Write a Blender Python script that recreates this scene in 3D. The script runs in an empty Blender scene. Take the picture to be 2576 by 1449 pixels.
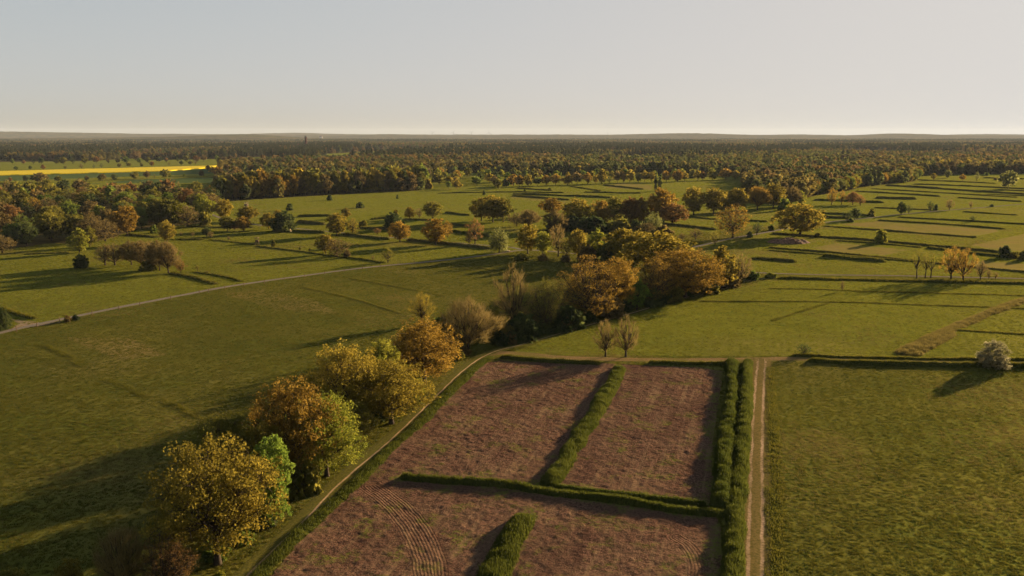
import bpy, math, random
import numpy as np
from mathutils import Vector

random.seed(7)
RNG = np.random.default_rng(7)
scene = bpy.context.scene
COL = scene.collection

# ------------------------------------------------------------------ camera
CAM_H = 60.0
F_PX, CU, CV = 2083.0, 1288.0, 724.5          # focal length and centre on a 2576 x 1449 picture
PITCH = math.atan((CV - 340.0) / F_PX)
cam_d = bpy.data.cameras.new("camera")
cam_d.sensor_width = 36.0
cam_d.lens = F_PX * 36.0 / 2576.0
cam_d.clip_start = 1.0
cam_d.clip_end = 60000.0
cam = bpy.data.objects.new("camera", cam_d)
COL.objects.link(cam)
cam.location = (0, 0, CAM_H)
cam.rotation_euler = (math.pi / 2 - PITCH, 0, 0)
scene.camera = cam

# ------------------------------------------------------------------ sun, sky, exposure
SUN_AZ, SUN_EL = math.radians(48.0), math.radians(11.5)     # azimuth measured from +Y towards +X
SUN_VEC = Vector((math.sin(SUN_AZ) * math.cos(SUN_EL), math.cos(SUN_AZ) * math.cos(SUN_EL), math.sin(SUN_EL)))
sun_d = bpy.data.lights.new("sun", 'SUN')
sun_d.energy = 5.0
sun_d.angle = math.radians(0.6)
sun_d.color = (1.0, 0.73, 0.42)
sun = bpy.data.objects.new("sun", sun_d)
COL.objects.link(sun)
sun.rotation_euler = (-SUN_VEC).to_track_quat('-Z', 'Y').to_euler()
sun.location = (300, 300, 200)

world = bpy.data.worlds.new("World")
scene.world = world
world.use_nodes = True
wn, wl = world.node_tree.nodes, world.node_tree.links
wn.clear()
sky = wn.new('ShaderNodeTexSky')
sky.sky_type = 'NISHITA'
sky.sun_disc = False
sky.sun_elevation = SUN_EL
sky.sun_rotation = SUN_AZ
sky.altitude = 100
sky.air_density = 0.7
sky.dust_density = 1.6
sky.ozone_density = 1.0
# bright parts of the sky roll off softly, as they do on film
one = wn.new('ShaderNodeVectorMath')
one.operation = 'MULTIPLY_ADD'
one.inputs[1].default_value = (1.0,) * 3
one.inputs[2].default_value = (1.0, 1.0, 1.0)
roll = wn.new('ShaderNodeVectorMath')
roll.operation = 'DIVIDE'
tint = wn.new('ShaderNodeVectorMath')
tint.operation = 'MULTIPLY'
tint.inputs[1].default_value = (1.49, 1.445, 1.40)
bg = wn.new('ShaderNodeBackground')
bg.inputs['Strength'].default_value = 0.112
wo = wn.new('ShaderNodeOutputWorld')
wl.new(sky.outputs[0], one.inputs[0])
wl.new(sky.outputs[0], roll.inputs[0])
wl.new(one.outputs[0], roll.inputs[1])
wl.new(roll.outputs[0], tint.inputs[0])
wl.new(tint.outputs[0], bg.inputs['Color'])
wl.new(bg.outputs[0], wo.inputs['Surface'])

scene.view_settings.view_transform = 'Standard'
scene.view_settings.look = 'None'
scene.view_settings.exposure = 2.1
scene.view_settings.gamma = 1.0
scene.view_settings.use_curve_mapping = False
cy = scene.cycles
cy.max_bounces = 8
cy.diffuse_bounces = 5
cy.glossy_bounces = 2
cy.transmission_bounces = 4
cy.volume_bounces = 0
cy.transparent_max_bounces = 4
cy.use_denoising = True

# ------------------------------------------------------------------ geometry helpers
SP, CP = math.sin(PITCH), math.cos(PITCH)

def unproject(u, v, z=0.0):
    """ground point seen at picture position (u, v); also the scale in metres per picture pixel"""
    dx, dy = (u - CU) / F_PX, -(v - CV) / F_PX
    dz = -SP + dy * CP
    t = (z - CAM_H) / dz
    return t * dx, t * (CP + dy * SP), t / F_PX

def project(x, y, z=0.0):
    x, y = np.asarray(x, float), np.asarray(y, float)
    zz = z - CAM_H
    f = y * CP - zz * SP
    up = y * SP + zz * CP
    return CU + F_PX * x / f, CV - F_PX * up / f

def gpoly(pts):
    return np.array([unproject(u, v)[:2] for u, v in pts])

def inside(poly, x, y):
    x, y = np.asarray(x, float), np.asarray(y, float)
    res = np.zeros(x.shape, bool)
    n = len(poly)
    j = n - 1
    for i in range(n):
        xi, yi = poly[i]
        xj, yj = poly[j]
        if yi != yj:
            c = ((yi > y) != (yj > y)) & (x < (xj - xi) * (y - yi) / (yj - yi) + xi)
            res ^= c
        j = i
    return res

def dist_line(line, x, y):
    """unsigned, signed distance to a polyline"""
    best = np.full(np.shape(x), 1e9)
    sgn = np.zeros(np.shape(x))
    for (ax, ay), (bx, by) in zip(line[:-1], line[1:]):
        dx, dy = bx - ax, by - ay
        L2 = dx * dx + dy * dy + 1e-9
        t = np.clip(((x - ax) * dx + (y - ay) * dy) / L2, 0, 1)
        px, py = x - ax - t * dx, y - ay - t * dy
        d = np.hypot(px, py)
        m = d < best
        best = np.where(m, d, best)
        sgn = np.where(m, np.sign(dx * py - dy * px), sgn)
    return best, best * sgn

TAB = np.random.default_rng(11).random((256, 256))

def vnoise(x, y, seed=0):
    x = np.asarray(x, float) + seed * 37.31
    y = np.asarray(y, float) + seed * 91.77
    xi, yi = np.floor(x).astype(np.int64), np.floor(y).astype(np.int64)
    fx, fy = x - xi, y - yi
    fx, fy = fx * fx * (3 - 2 * fx), fy * fy * (3 - 2 * fy)
    x0, x1, y0, y1 = xi & 255, (xi + 1) & 255, yi & 255, (yi + 1) & 255
    a = TAB[x0, y0] * (1 - fx) + TAB[x1, y0] * fx
    b = TAB[x0, y1] * (1 - fx) + TAB[x1, y1] * fx
    return (a * (1 - fy) + b * fy) * 2 - 1

def fbm(x, y, lam, octv=3, seed=0):
    r, a = 0, 1.0
    for o in range(octv):
        r = r + a * vnoise(x / lam, y / lam, seed + o * 5)
        lam *= 0.5
        a *= 0.5
    return r

def height(x, y):
    """the lie of the land without ruts and tussocks"""
    x, y = np.asarray(x, float), np.asarray(y, float)
    k = np.clip((800 - y) / 500, 0, 1)
    return 0.30 * k * vnoise(x / 34, y / 34, 3) + 0.10 * k * vnoise(x / 13, y / 13, 4)

def resample(line, step):
    line = np.asarray(line, float)
    seg = np.hypot(*(line[1:] - line[:-1]).T)
    s = np.concatenate([[0], np.cumsum(seg)])
    n = max(2, int(s[-1] / step) + 1)
    q = np.linspace(0, s[-1], n)
    return np.stack([np.interp(q, s, line[:, 0]), np.interp(q, s, line[:, 1])], 1)

def smooth_line(line, it=2):
    p = np.asarray(line, float)
    for _ in range(it):
        a = p[:-1] * .75 + p[1:] * .25
        b = p[:-1] * .25 + p[1:] * .75
        m = np.empty((2 * len(a), 2))
        m[0::2], m[1::2] = a, b
        p = np.vstack([p[:1], m, p[-1:]])
    return p

def mesh_from(name, V, Q=None, T=None, mats=(), attrs=None, qmat=None, tmat=None, smooth=False):
    me = bpy.data.meshes.new(name)
    V = np.asarray(V, np.float32)
    Q = np.zeros((0, 4), np.int32) if Q is None else np.asarray(Q, np.int32).reshape(-1, 4)
    T = np.zeros((0, 3), np.int32) if T is None else np.asarray(T, np.int32).reshape(-1, 3)
    me.vertices.add(len(V))
    me.vertices.foreach_set('co', V.ravel())
    me.loops.add(Q.size + T.size)
    me.loops.foreach_set('vertex_index', np.concatenate([Q.ravel(), T.ravel()]))
    me.polygons.add(len(Q) + len(T))
    st = np.concatenate([np.arange(len(Q)) * 4, Q.size + np.arange(len(T)) * 3])
    me.polygons.foreach_set('loop_start', st.astype(np.int32))
    if qmat is not None or tmat is not None:
        a = np.zeros(len(Q), np.int32) if qmat is None else qmat
        b = np.zeros(len(T), np.int32) if tmat is None else tmat
        me.polygons.foreach_set('material_index', np.concatenate([a, b]).astype(np.int32))
    if smooth:
        me.polygons.foreach_set('use_smooth', np.ones(len(Q) + len(T), bool))
    for m in mats:
        me.materials.append(m)
    for k, val in (attrs or {}).items():
        at = me.attributes.new(k, 'FLOAT', 'POINT')
        at.data.foreach_set('value', np.asarray(val, np.float32))
    me.update(calc_edges=True)
    return me

def grid_quads(nr, nc):
    i = np.arange((nr - 1) * (nc - 1))
    r, c = i // (nc - 1), i % (nc - 1)
    a = r * nc + c
    return np.stack([a, a + 1, a + nc + 1, a + nc], 1)

class MB:
    """collects pieces of one mesh"""
    def __init__(s):
        s.V, s.Q, s.T, s.A, s.n = [], [], [], [], 0
    def add(s, V, Q=None, T=None, a=0.0):
        V = np.asarray(V, float).reshape(-1, 3)
        if Q is not None and len(Q):
            s.Q.append(np.asarray(Q).reshape(-1, 4) + s.n)
        if T is not None and len(T):
            s.T.append(np.asarray(T).reshape(-1, 3) + s.n)
        s.V.append(V)
        s.A.append(np.broadcast_to(np.asarray(a, float), (len(V),)))
        s.n += len(V)
    def box(s, c, d, rz=0.0, a=0.0, top=1.0):
        x, y, z = d[0] / 2, d[1] / 2, d[2] / 2
        P = np.array([[-x, -y, -z], [x, -y, -z], [x, y, -z], [-x, y, -z],
                      [-x * top, -y * top, z], [x * top, -y * top, z], [x * top, y * top, z], [-x * top, y * top, z]])
        cs, sn = math.cos(rz), math.sin(rz)
        P = np.stack([P[:, 0] * cs - P[:, 1] * sn, P[:, 0] * sn + P[:, 1] * cs, P[:, 2]], 1) + np.asarray(c)
        s.add(P, [[0, 3, 2, 1], [4, 5, 6, 7], [0, 1, 5, 4], [1, 2, 6, 5], [2, 3, 7, 6], [3, 0, 4, 7]], a=a)
    def tube(s, P, R, n=6, a=0.0, cap=False):
        P, R = np.asarray(P, float), np.asarray(R, float)
        d = np.gradient(P, axis=0)
        d /= np.linalg.norm(d, axis=1, keepdims=True) + 1e-9
        ref = np.where(np.abs(d[:, 2:3]) > .9, [[1., 0, 0]], [[0., 0, 1]])
        e1 = np.cross(d, ref)
        e1 /= np.linalg.norm(e1, axis=1, keepdims=True) + 1e-9
        e2 = np.cross(d, e1)
        t = np.arange(n) * 2 * math.pi / n
        ring = P[:, None] + R[:, None, None] * (np.cos(t)[None, :, None] * e1[:, None] + np.sin(t)[None, :, None] * e2[:, None])
        k = len(P)
        i = np.arange((k - 1) * n)
        r, c = i // n, i % n
        c2 = (c + 1) % n
        s.add(ring.reshape(-1, 3), np.stack([r * n + c, r * n + c2, (r + 1) * n + c2, (r + 1) * n + c], 1), a=a)
        if cap:
            b = s.n
            s.add([P[-1]], a=a)
            o = b - n
            s.T.append(np.array([[o + j, o + (j + 1) % n, b] for j in range(n)]))
    def lathe(s, prof, n=16, c=(0, 0, 0), a=0.0):
        prof = np.asarray(prof, float)
        s.tube([[c[0], c[1], c[2] + z] for r, z in prof], [r for r, z in prof], n, a)
    def mesh(s, name, mats=(), smooth=False):
        V = np.vstack(s.V)
        Q = np.vstack(s.Q) if s.Q else None
        T = np.vstack(s.T) if s.T else None
        return mesh_from(name, V, Q, T, mats, {'tone': np.concatenate(s.A)}, smooth=smooth)

def link(name, data, parent=None, loc=None, label=None, cat=None, kind=None, group=None):
    o = bpy.data.objects.new(name, data)
    COL.objects.link(o)
    if parent is not None:
        o.parent = parent
    if loc is not None:
        o.location = loc
    for k, val in (('label', label), ('category', cat), ('kind', kind), ('group', group)):
        if val:
            o[k] = val
    return o

# ------------------------------------------------------------------ materials
def new_mat(name):
    m = bpy.data.materials.new(name)
    m.use_nodes = True
    nt = m.node_tree
    nt.nodes.clear()
    return m, nt.nodes, nt.links

def N(nodes, t, **kw):
    n = nodes.new(t)
    for k, v in kw.items():
        setattr(n, k, v)
    return n

def noise(nodes, links, vec, scale, detail=3.0, rough=0.55):
    n = nodes.new('ShaderNodeTexNoise')
    n.inputs['Scale'].default_value = scale
    n.inputs['Detail'].default_value = detail
    n.inputs['Roughness'].default_value = rough
    if vec is not None:
        links.new(vec, n.inputs['Vector'])
    return n.outputs['Fac']

def ramp(nodes, links, fac, a, b):
    r = nodes.new('ShaderNodeMapRange')
    r.interpolation_type = 'SMOOTHSTEP'
    r.inputs['From Min'].default_value = a
    r.inputs['From Max'].default_value = b
    links.new(fac, r.inputs['Value'])
    return r.outputs[0]

def mixc(nodes, links, fac, a, b, mode='MIX'):
    m = nodes.new('ShaderNodeMix')
    m.data_type = 'RGBA'
    m.blend_type = mode
    for s, val in ((m.inputs[0], fac), (m.inputs[6], a), (m.inputs[7], b)):
        if isinstance(val, (int, float)):
            s.default_value = val
        elif isinstance(val, tuple):
            s.default_value = (*val, 1.0)
        else:
            links.new(val, s)
    return m.outputs[2]

def math_n(nodes, links, op, a, b=None, c=None):
    m = nodes.new('ShaderNodeMath')
    m.operation = op
    for i, val in enumerate((a, b, c)):
        if val is None:
            continue
        if isinstance(val, (int, float)):
            m.inputs[i].default_value = val
        else:
            links.new(val, m.inputs[i])
    return m.outputs[0]

def attr(nodes, name):
    a = nodes.new('ShaderNodeAttribute')
    a.attribute_name = name
    return a.outputs['Fac']

def bump(nodes, links, h, strength, dist):
    b = nodes.new('ShaderNodeBump')
    b.inputs['Strength'].default_value = strength
    b.inputs['Distance'].default_value = dist
    links.new(h, b.inputs['Height'])
    return b.outputs[0]

def out(nodes, links, shader):
    o = nodes.new('ShaderNodeOutputMaterial')
    links.new(shader, o.inputs['Surface'])

def leaf_mat(name, ca, cb, trans=0.58, jitter=0.25):
    """thin leaves: light passes through them; each tree and each spray has its own tone"""
    m, n, l = new_mat(name)
    oi = n.new('ShaderNodeObjectInfo')
    tone = attr(n, 'tone')
    f = math_n(n, l, 'ADD', tone, math_n(n, l, 'MULTIPLY', math_n(n, l, 'SUBTRACT', oi.outputs['Random'], 0.5), jitter * 2))
    f = math_n(n, l, 'MINIMUM', math_n(n, l, 'MAXIMUM', f, 0.0), 1.0)
    c = mixc(n, l, f, ca, cb)
    d = n.new('ShaderNodeBsdfDiffuse')
    t = n.new('ShaderNodeBsdfTranslucent')
    l.new(c, d.inputs['Color'])
    l.new(c, t.inputs['Color'])
    mx = n.new('ShaderNodeMixShader')
    mx.inputs[0].default_value = trans
    l.new(d.outputs[0], mx.inputs[1])
    l.new(t.outputs[0], mx.inputs[2])
    out(n, l, mx.outputs[0])
    return m

def plain_mat(name, ca, cb, scale=2.0, rough=0.9, bmp=0.0, dist=0.05, lo=.35, hi=.65):
    m, n, l = new_mat(name)
    g = n.new('ShaderNodeNewGeometry')
    f = noise(n, l, g.outputs['Position'], scale)
    c = mixc(n, l, ramp(n, l, f, lo, hi), ca, cb)
    p = n.new('ShaderNodeBsdfPrincipled')
    p.inputs['Roughness'].default_value = rough
    p.inputs['Specular IOR Level'].default_value = 0.05
    l.new(c, p.inputs['Base Color'])
    if bmp:
        l.new(bump(n, l, f, bmp, dist), p.inputs['Normal'])
    out(n, l, p.outputs[0])
    return m

M = {}
M['bark'] = plain_mat('bark', (.022, .016, .011), (.050, .037, .026), 6.0, .9, .6, .05)
M['bark_pale'] = plain_mat('bark_pale', (.10, .075, .05), (.22, .17, .12), 6.0, .9)
LEAF = {
    'golden': ((0.098, 0.080, 0.013), (0.205, 0.158, 0.024)),
    'orange': ((.112, .072, .014), (.212, .134, .024)),
    'olive': ((0.062, 0.064, 0.013), (0.135, 0.120, 0.021)),
    'yellowgreen': ((0.104, 0.120, 0.016), (0.215, 0.202, 0.029)),
    'green': ((0.052, 0.075, 0.014), (0.114, 0.137, 0.023)),
    'bright': ((0.066, 0.116, 0.015), (0.149, 0.198, 0.031)),
    'dark': ((0.027, 0.040, 0.015), (0.062, 0.075, 0.022)),
    'brown': ((0.070, 0.054, 0.020), (0.135, 0.100, 0.036)),
    'rust': ((.092, .054, .019), (.162, .092, .031)),
    'pale': ((.080, .088, .026), (.145, .145, .045)),
    'blossom': ((.120, .112, .055), (.245, .225, .130)),
    'pine': ((0.030, 0.038, 0.019), (0.059, 0.063, 0.027)),
}
for k, (a, b) in LEAF.items():
    M['leaf_' + k] = leaf_mat('leaf_' + k, tuple(c * 1.2 for c in a), tuple(c * 1.2 for c in b))
for k, a, b in (('olive', (.050, .048, .016), (.098, .086, .026)), ('golden', (.082, .068, .019), (.140, .110, .030)), ('orange', (.085, .060, .020), (.135, .090, .028)),
                ('green', (.042, .054, .017), (.080, .090, .026)), ('brown', (.058, .046, .021), (.100, .076, .032)), ('yellowgreen', (.070, .074, .020), (.120, .115, .030)),
                ('pine', (.028, .034, .016), (.052, .055, .024)), ('dark', (.030, .038, .016), (.060, .066, .022)), ('rust', (.072, .050, .022), (.115, .076, .030))):
    M['forest_' + k] = leaf_mat('forest_' + k, tuple(c * 1.35 for c in a), tuple(c * 1.35 for c in b), .68, .2)
M['blade_sunny'] = leaf_mat('sunny_grass_blade', (.092, .100, .013), (.165, .158, .022), .55, .2)  # lighter copy of the grass blade, sunlight put into its colour
M['blade'] = leaf_mat('grass_blade', (.054, .058, .010), (.110, .098, .016), .55, .2)
M['blade_lush'] = leaf_mat('grass_blade_lush', (.034, .046, .009), (.074, .082, .014), .5, .3)
M['blade_dry'] = leaf_mat('grass_blade_dry', (.085, .074, .020), (.15, .12, .036), .5, .3)

# ------------------------------------------------------------------ where things run (picture positions turned into ground lines)
def gline(px, step=None, it=1):
    g = smooth_line(gpoly(px), it) if it else gpoly(px)
    return resample(g, step) if step else g

FOOTPATH = gline([(585, 1490), (612, 1449), (700, 1365), (760, 1308), (850, 1210), (960, 1122), (1060, 1030), (1150, 942), (1198, 903), (1245, 880), (1300, 868), (1390, 842), (1450, 826), (1538, 802), (1650, 768), (1760, 736), (1850, 712), (1935, 700)], 2.0, 2)
CROSS = gline([(1205, 900), (1250, 885), (1330, 890), (1420, 900), (1600, 906), (1780, 907), (1900, 906), (2000, 904), (2182, 907), (2482, 914), (2700, 918)], 2.0, 2)
DIRT = gline([(1899, 1500), (1900, 1449), (1905, 1087), (1911, 980), (1915, 935), (1916, 904)], 1.5, 1)
GREY_ROAD = gline([(-80, 852), (0, 836), (41, 827), (87, 817), (160, 802), (250, 784), (375, 760), (500, 735), (612, 715), (769, 692), (894, 676), (1019, 664), (1144, 651), (1269, 637), (1308, 629), (1360, 630), (1428, 637), (1473, 641), (1560, 643), (1660, 635), (1735, 624), (1788, 611), (1850, 598), (1932, 584), (2000, 571), (2072, 559), (2182, 549), (2257, 540), (2357, 531), (2457, 523), (2576, 513), (2700, 505)], 4.0, 2)
FIELD_LANE = gline([(1310, 628), (1288, 622), (1219, 617), (1144, 610), (1044, 602), (979, 597), (894, 589), (819, 582), (744, 574), (690, 570), (644, 566), (600, 559), (540, 545), (505, 522), (520, 512), (548, 508)], 5.0, 1)
RIGHT_ROAD = gline([(1880, 686), (1932, 688), (2182, 693), (2307, 696), (2576, 701), (2720, 704)], 4.0, 1)
SIDE_YARD = gpoly([(20, 800), (60, 806), (110, 812), (165, 808), (110, 818), (60, 826), (30, 826), (48, 812)])

PLOUGH = gpoly([(1212, 914), (1160, 962), (1082, 1048), (1000, 1122), (940, 1182), (915, 1205), (868, 1258), (820, 1302), (750, 1368), (680, 1449), (640, 1500), (1830, 1500), (1822, 1449), (1812, 1320), (1795, 1285), (1790, 1150), (1815, 960), (1820, 932), (1760, 924), (1560, 917), (1520, 914), (1400, 912), (1300, 908), (1262, 905)])
_a, _b = unproject(1555, 940), unproject(1378, 1222)
ROW_DIR = np.array([_a[0] - _b[0], _a[1] - _b[1]])
ROW_DIR /= np.hypot(*ROW_DIR)
ROW_PERP = np.array([-ROW_DIR[1], ROW_DIR[0]])
ARC_A = gline([(930, 1222), (962, 1244), (1000, 1276), (1036, 1318), (1062, 1364), (1080, 1410), (1086, 1449), (1088, 1510)], None, 2)
ARC_B = gline([(1700, 1352), (1735, 1372), (1755, 1405), (1757, 1440), (1752, 1500)], None, 2)

DRY = [gpoly(p) for p in (
    [(2112, 565), (2207, 556), (2320, 564), (2507, 576), (2515, 582), (2460, 595), (2300, 584)],
    [(2040, 624), (2107, 611), (2290, 630), (2227, 643), (2100, 636)],
    [(2445, 617), (2590, 585), (2700, 590), (2700, 640), (2500, 630)],
    [(1560, 460), (1640, 466), (1640, 478), (1520, 472)],
    [(2440, 655), (2590, 665), (2590, 684), (2400, 672)],
    [(1288, 495), (1420, 500), (1490, 505), (1420, 512), (1288, 500)],
    [(560, 740), (660, 728), (800, 760), (850, 790), (700, 780)],
    [(160, 850), (330, 850), (420, 890), (300, 905)],
    [(1520, 892), (1610, 894), (1700, 902), (1480, 903)],
)]
SUN_PAINTED = [gpoly([(1290, 885), (1400, 846), (1650, 772), (1935, 706), (2576, 714), (2800, 720), (2800, 905), (2000, 899), (1400, 893)]),  # meadows whose grass colour is lightened to imitate low sunlight
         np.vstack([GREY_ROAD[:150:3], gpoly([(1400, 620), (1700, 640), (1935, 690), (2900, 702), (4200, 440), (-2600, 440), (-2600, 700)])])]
def in_sun_painted(x, y):
    return inside(SUN_PAINTED[0], x, y) | inside(SUN_PAINTED[1], x, y)
def glade(x, y):
    return fbm(np.asarray(x) / 1.0, np.asarray(y) / 2.6, 260, 3, 12) > .50
RAPE = gpoly([(-260, 436.5), (0, 431.9), (548, 417.3), (545, 421), (425, 430.6), (0, 442), (-260, 448)])
CROP = [gpoly(p) for p in ([(-200, 449), (0, 442.2), (425, 431), (540, 424), (545, 436), (420, 441), (250, 447), (0, 456)],
                           [(110, 461), (250, 462), (330, 452), (440, 449), (545, 446), (640, 446), (640, 456), (545, 460)])]
OPEN_EDGE = [(-400, 408), (0, 408), (300, 404), (540, 400), (556, 430), (548, 470), (546, 508), (640, 502), (720, 497), (900, 487), (1060, 479), (1072, 445), (1140, 434), (1300, 438), (1400, 440), (1560, 440), (1700, 440), (1870, 441), (1880, 505), (1960, 518), (2010, 502), (2060, 491), (2140, 479), (2165, 471), (2240, 463), (2300, 457), (2318, 441), (2440, 439), (2620, 436), (2900, 432)]
OPEN_LAND = gpoly(OPEN_EDGE + [(4200, 520), (4200, 1449), (-2600, 1449), (-2600, 520)])
LEFT_WOOD = gpoly([(-420, 640), (-100, 632), (60, 622), (120, 612), (230, 612), (300, 592), (360, 575), (470, 566), (515, 562), (540, 530), (545, 512), (535, 497), (480, 492), (420, 488), (300, 484), (150, 486), (0, 490), (-420, 500)])
ROWS_NEAR = [(FOOTPATH, 2.2), (CROSS, 2.4), (DIRT, 3.0)]

# ------------------------------------------------------------------ ground
def ground_material():
    m, n, l = new_mat('meadow_ground')
    g = n.new('ShaderNodeNewGeometry')
    P = g.outputs['Position']
    big = ramp(n, l, noise(n, l, P, 0.035, 3), .38, .62)
    mid = ramp(n, l, noise(n, l, P, 0.16, 4, .6), .36, .64)
    fine = ramp(n, l, noise(n, l, P, 1.7, 4, .7), .35, .65)
    c = mixc(n, l, mid, (.044, .054, .010), (.074, .078, .013))
    c = mixc(n, l, math_n(n, l, 'MULTIPLY', big, .45), c, (.110, .086, .020))
    c = mixc(n, l, math_n(n, l, 'MULTIPLY', fine, .35), c, (.088, .088, .014))
    c = mixc(n, l, math_n(n, l, 'MULTIPLY', attr(n, 'sunny'), .85), c, mixc(n, l, mid, (.082, .096, .013), (.128, .130, .018)))  # sunlit brightness painted into the ground colour of these meadows
    dry = attr(n, 'dry')
    c = mixc(n, l, math_n(n, l, 'MULTIPLY', dry, .8), c, mixc(n, l, fine, (.125, .085, .032), (.19, .135, .05)))
    c = mixc(n, l, attr(n, 'crop'), c, (.038, .060, .022))
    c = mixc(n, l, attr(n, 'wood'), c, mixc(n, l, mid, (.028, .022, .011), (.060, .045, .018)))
    d = n.new('ShaderNodeBsdfDiffuse')
    l.new(c, d.inputs['Color'])
    gl = n.new('ShaderNodeBsdfGlossy')
    gl.inputs['Roughness'].default_value = .62
    l.new(mixc(n, l, .5, c, (.15, .145, .03)), gl.inputs['Color'])
    h = math_n(n, l, 'ADD', noise(n, l, P, 1.3, 5, .65), math_n(n, l, 'MULTIPLY', noise(n, l, P, 0.42, 3, .5), .8))
    nb = bump(n, l, h, .75, .16)
    l.new(nb, d.inputs['Normal'])
    l.new(nb, gl.inputs['Normal'])
    mx = n.new('ShaderNodeMixShader')
    mx.inputs[0].default_value = .18
    l.new(d.outputs[0], mx.inputs[1])
    l.new(gl.outputs[0], mx.inputs[2])
    out(n, l, mx.outputs[0])
    return m

M['ground'] = ground_material()

def build_ground():
    ys = list(np.arange(-20, 84, 4.0)) + list(np.arange(84, 275, .6))
    y = ys[-1]
    while y < 17500:
        y += max(.6, y * .011)
        ys.append(y)
    ys = np.array(ys)
    th = np.tan(np.radians(np.linspace(-44, 44, 500)))
    X = (ys[:, None] + 60) * th[None, :]
    Y = np.repeat(ys[:, None], len(th), 1)
    x, y = X.ravel(), Y.ravel()
    z = height(x, y)
    near = y < 420
    xn, yn = x[near], y[near]
    mic = .03 * fbm(xn, yn, 1.6, 2, 21) * np.clip((420 - yn) / 200, 0, 1)
    for ln, w in ROWS_NEAR:
        d, _ = dist_line(ln[::4], xn, yn)
        mic *= np.clip((d - w) / 2.0, 0, 1)
    pl = inside(PLOUGH, xn, yn)
    zn = z[near] + mic - np.where(pl, .45, 0)
    d, _ = dist_line(GREY_ROAD[:140:2], xn, yn)
    z[near] = zn - .08 * np.clip(1 - d / 3, 0, 1)
    dry = np.zeros(len(x))
    for p in DRY:
        dry = np.maximum(dry, inside(p, x, y) * 1.0)
    sel = y < 700
    dd = np.zeros(len(x))
    dd[sel] = np.clip(.5 * fbm(x[sel], y[sel], 45, 3, 40) - .15, 0, .6)
    dry = np.clip(dry * (.8 + .4 * vnoise(x / 9, y / 9, 8)) + dd, 0, 1)
    crop = np.zeros(len(x))
    for p in CROP:
        crop = np.maximum(crop, inside(p, x, y))
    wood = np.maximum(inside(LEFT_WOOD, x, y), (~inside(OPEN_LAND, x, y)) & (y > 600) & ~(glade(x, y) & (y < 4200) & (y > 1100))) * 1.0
    sunny = np.maximum(in_sun_painted(x, y), (y > 1100) & (wood < .5)) * 1.0  # distant open ground gets the painted sunlight too
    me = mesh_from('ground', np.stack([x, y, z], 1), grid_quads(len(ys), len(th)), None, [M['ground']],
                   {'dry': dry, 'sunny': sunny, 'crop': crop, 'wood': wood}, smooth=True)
    link('ground', me, label='wide green meadow land reaching to the horizon', kind='structure')

build_ground()

# ------------------------------------------------------------------ tracks and roads
def track_material(name, soil_a, soil_b, verge, ruts, width, cover=0.35):
    m, n, l = new_mat(name)
    g = n.new('ShaderNodeNewGeometry')
    P = g.outputs['Position']
    t = attr(n, 'across')
    wob = math_n(n, l, 'MULTIPLY', math_n(n, l, 'SUBTRACT', noise(n, l, P, .25, 3), .5), .25)
    t = math_n(n, l, 'ADD', t, wob)
    mask = None
    for r in ruts:
        d = math_n(n, l, 'ABSOLUTE', math_n(n, l, 'SUBTRACT', t, r))
        k = ramp(n, l, d, width * 1.7, width * .6)
        mask = k if mask is None else math_n(n, l, 'MAXIMUM', mask, k)
    fine = noise(n, l, P, 2.2, 4, .6)
    patch = ramp(n, l, noise(n, l, P, .12, 3), .34, .62)
    mask = math_n(n, l, 'MULTIPLY', mask, math_n(n, l, 'ADD', math_n(n, l, 'MULTIPLY', patch, 1 - cover), cover))
    soil = mixc(n, l, ramp(n, l, fine, .35, .65), soil_a, soil_b)
    gr = mixc(n, l, ramp(n, l, fine, .35, .65), *verge)
    c = mixc(n, l, mask, gr, soil)
    d = n.new('ShaderNodeBsdfDiffuse')
    l.new(c, d.inputs['Color'])
    l.new(bump(n, l, fine, .7, .12), d.inputs['Normal'])
    out(n, l, d.outputs[0])
    return m

M['footpath'] = track_material('footpath', (.27, .175, .10), (.36, .24, .14), ((.050, .050, .012), (.084, .074, .018)), (.28,), .085, .7)
M['cross'] = track_material('grassy_track', (.130, .080, .040), (.19, .12, .06), ((.070, .064, .016), (.115, .090, .026)), (-.35, .35), .2, .15)
M['dirt'] = track_material('dirt_track', (.19, .125, .075), (.31, .215, .135), ((.075, .062, .018), (.125, .088, .032)), (-.40, .36), .085, .4)
M['gravel'] = track_material('gravel_road', (.105, .088, .072), (.150, .128, .108), ((.075, .07, .02), (.11, .09, .03)), (0.0,), .62, .9)

def ribbon(name, line, width, mat, zo, label, nx=9, rag=.12, dip=0.0):
    line = np.asarray(line)
    d = np.gradient(line, axis=0)
    d /= np.hypot(d[:, 0], d[:, 1])[:, None] + 1e-9
    nrm = np.stack([-d[:, 1], d[:, 0]], 1)
    t = np.linspace(-1, 1, nx)
    w = width / 2 * (1 + rag * vnoise(np.arange(len(line)) * .7, np.full(len(line), 3.3), len(line)))
    X = line[:, None, 0] + nrm[:, None, 0] * t[None] * w[:, None]
    Y = line[:, None, 1] + nrm[:, None, 1] * t[None] * w[:, None]
    Z = height(X, Y) + zo - dip * np.exp(-((np.abs(t) - .4) / .13) ** 2)[None] - .06 * (np.abs(t) > .99)[None]
    A = np.repeat(-t[None], len(line), 0)
    me = mesh_from(name, np.stack([X, Y, Z], 2).reshape(-1, 3), grid_quads(len(line), nx)[:, ::-1], None, [mat], {'across': A.ravel()}, smooth=True)
    return link(name, me, label=label, kind='structure')

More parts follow.
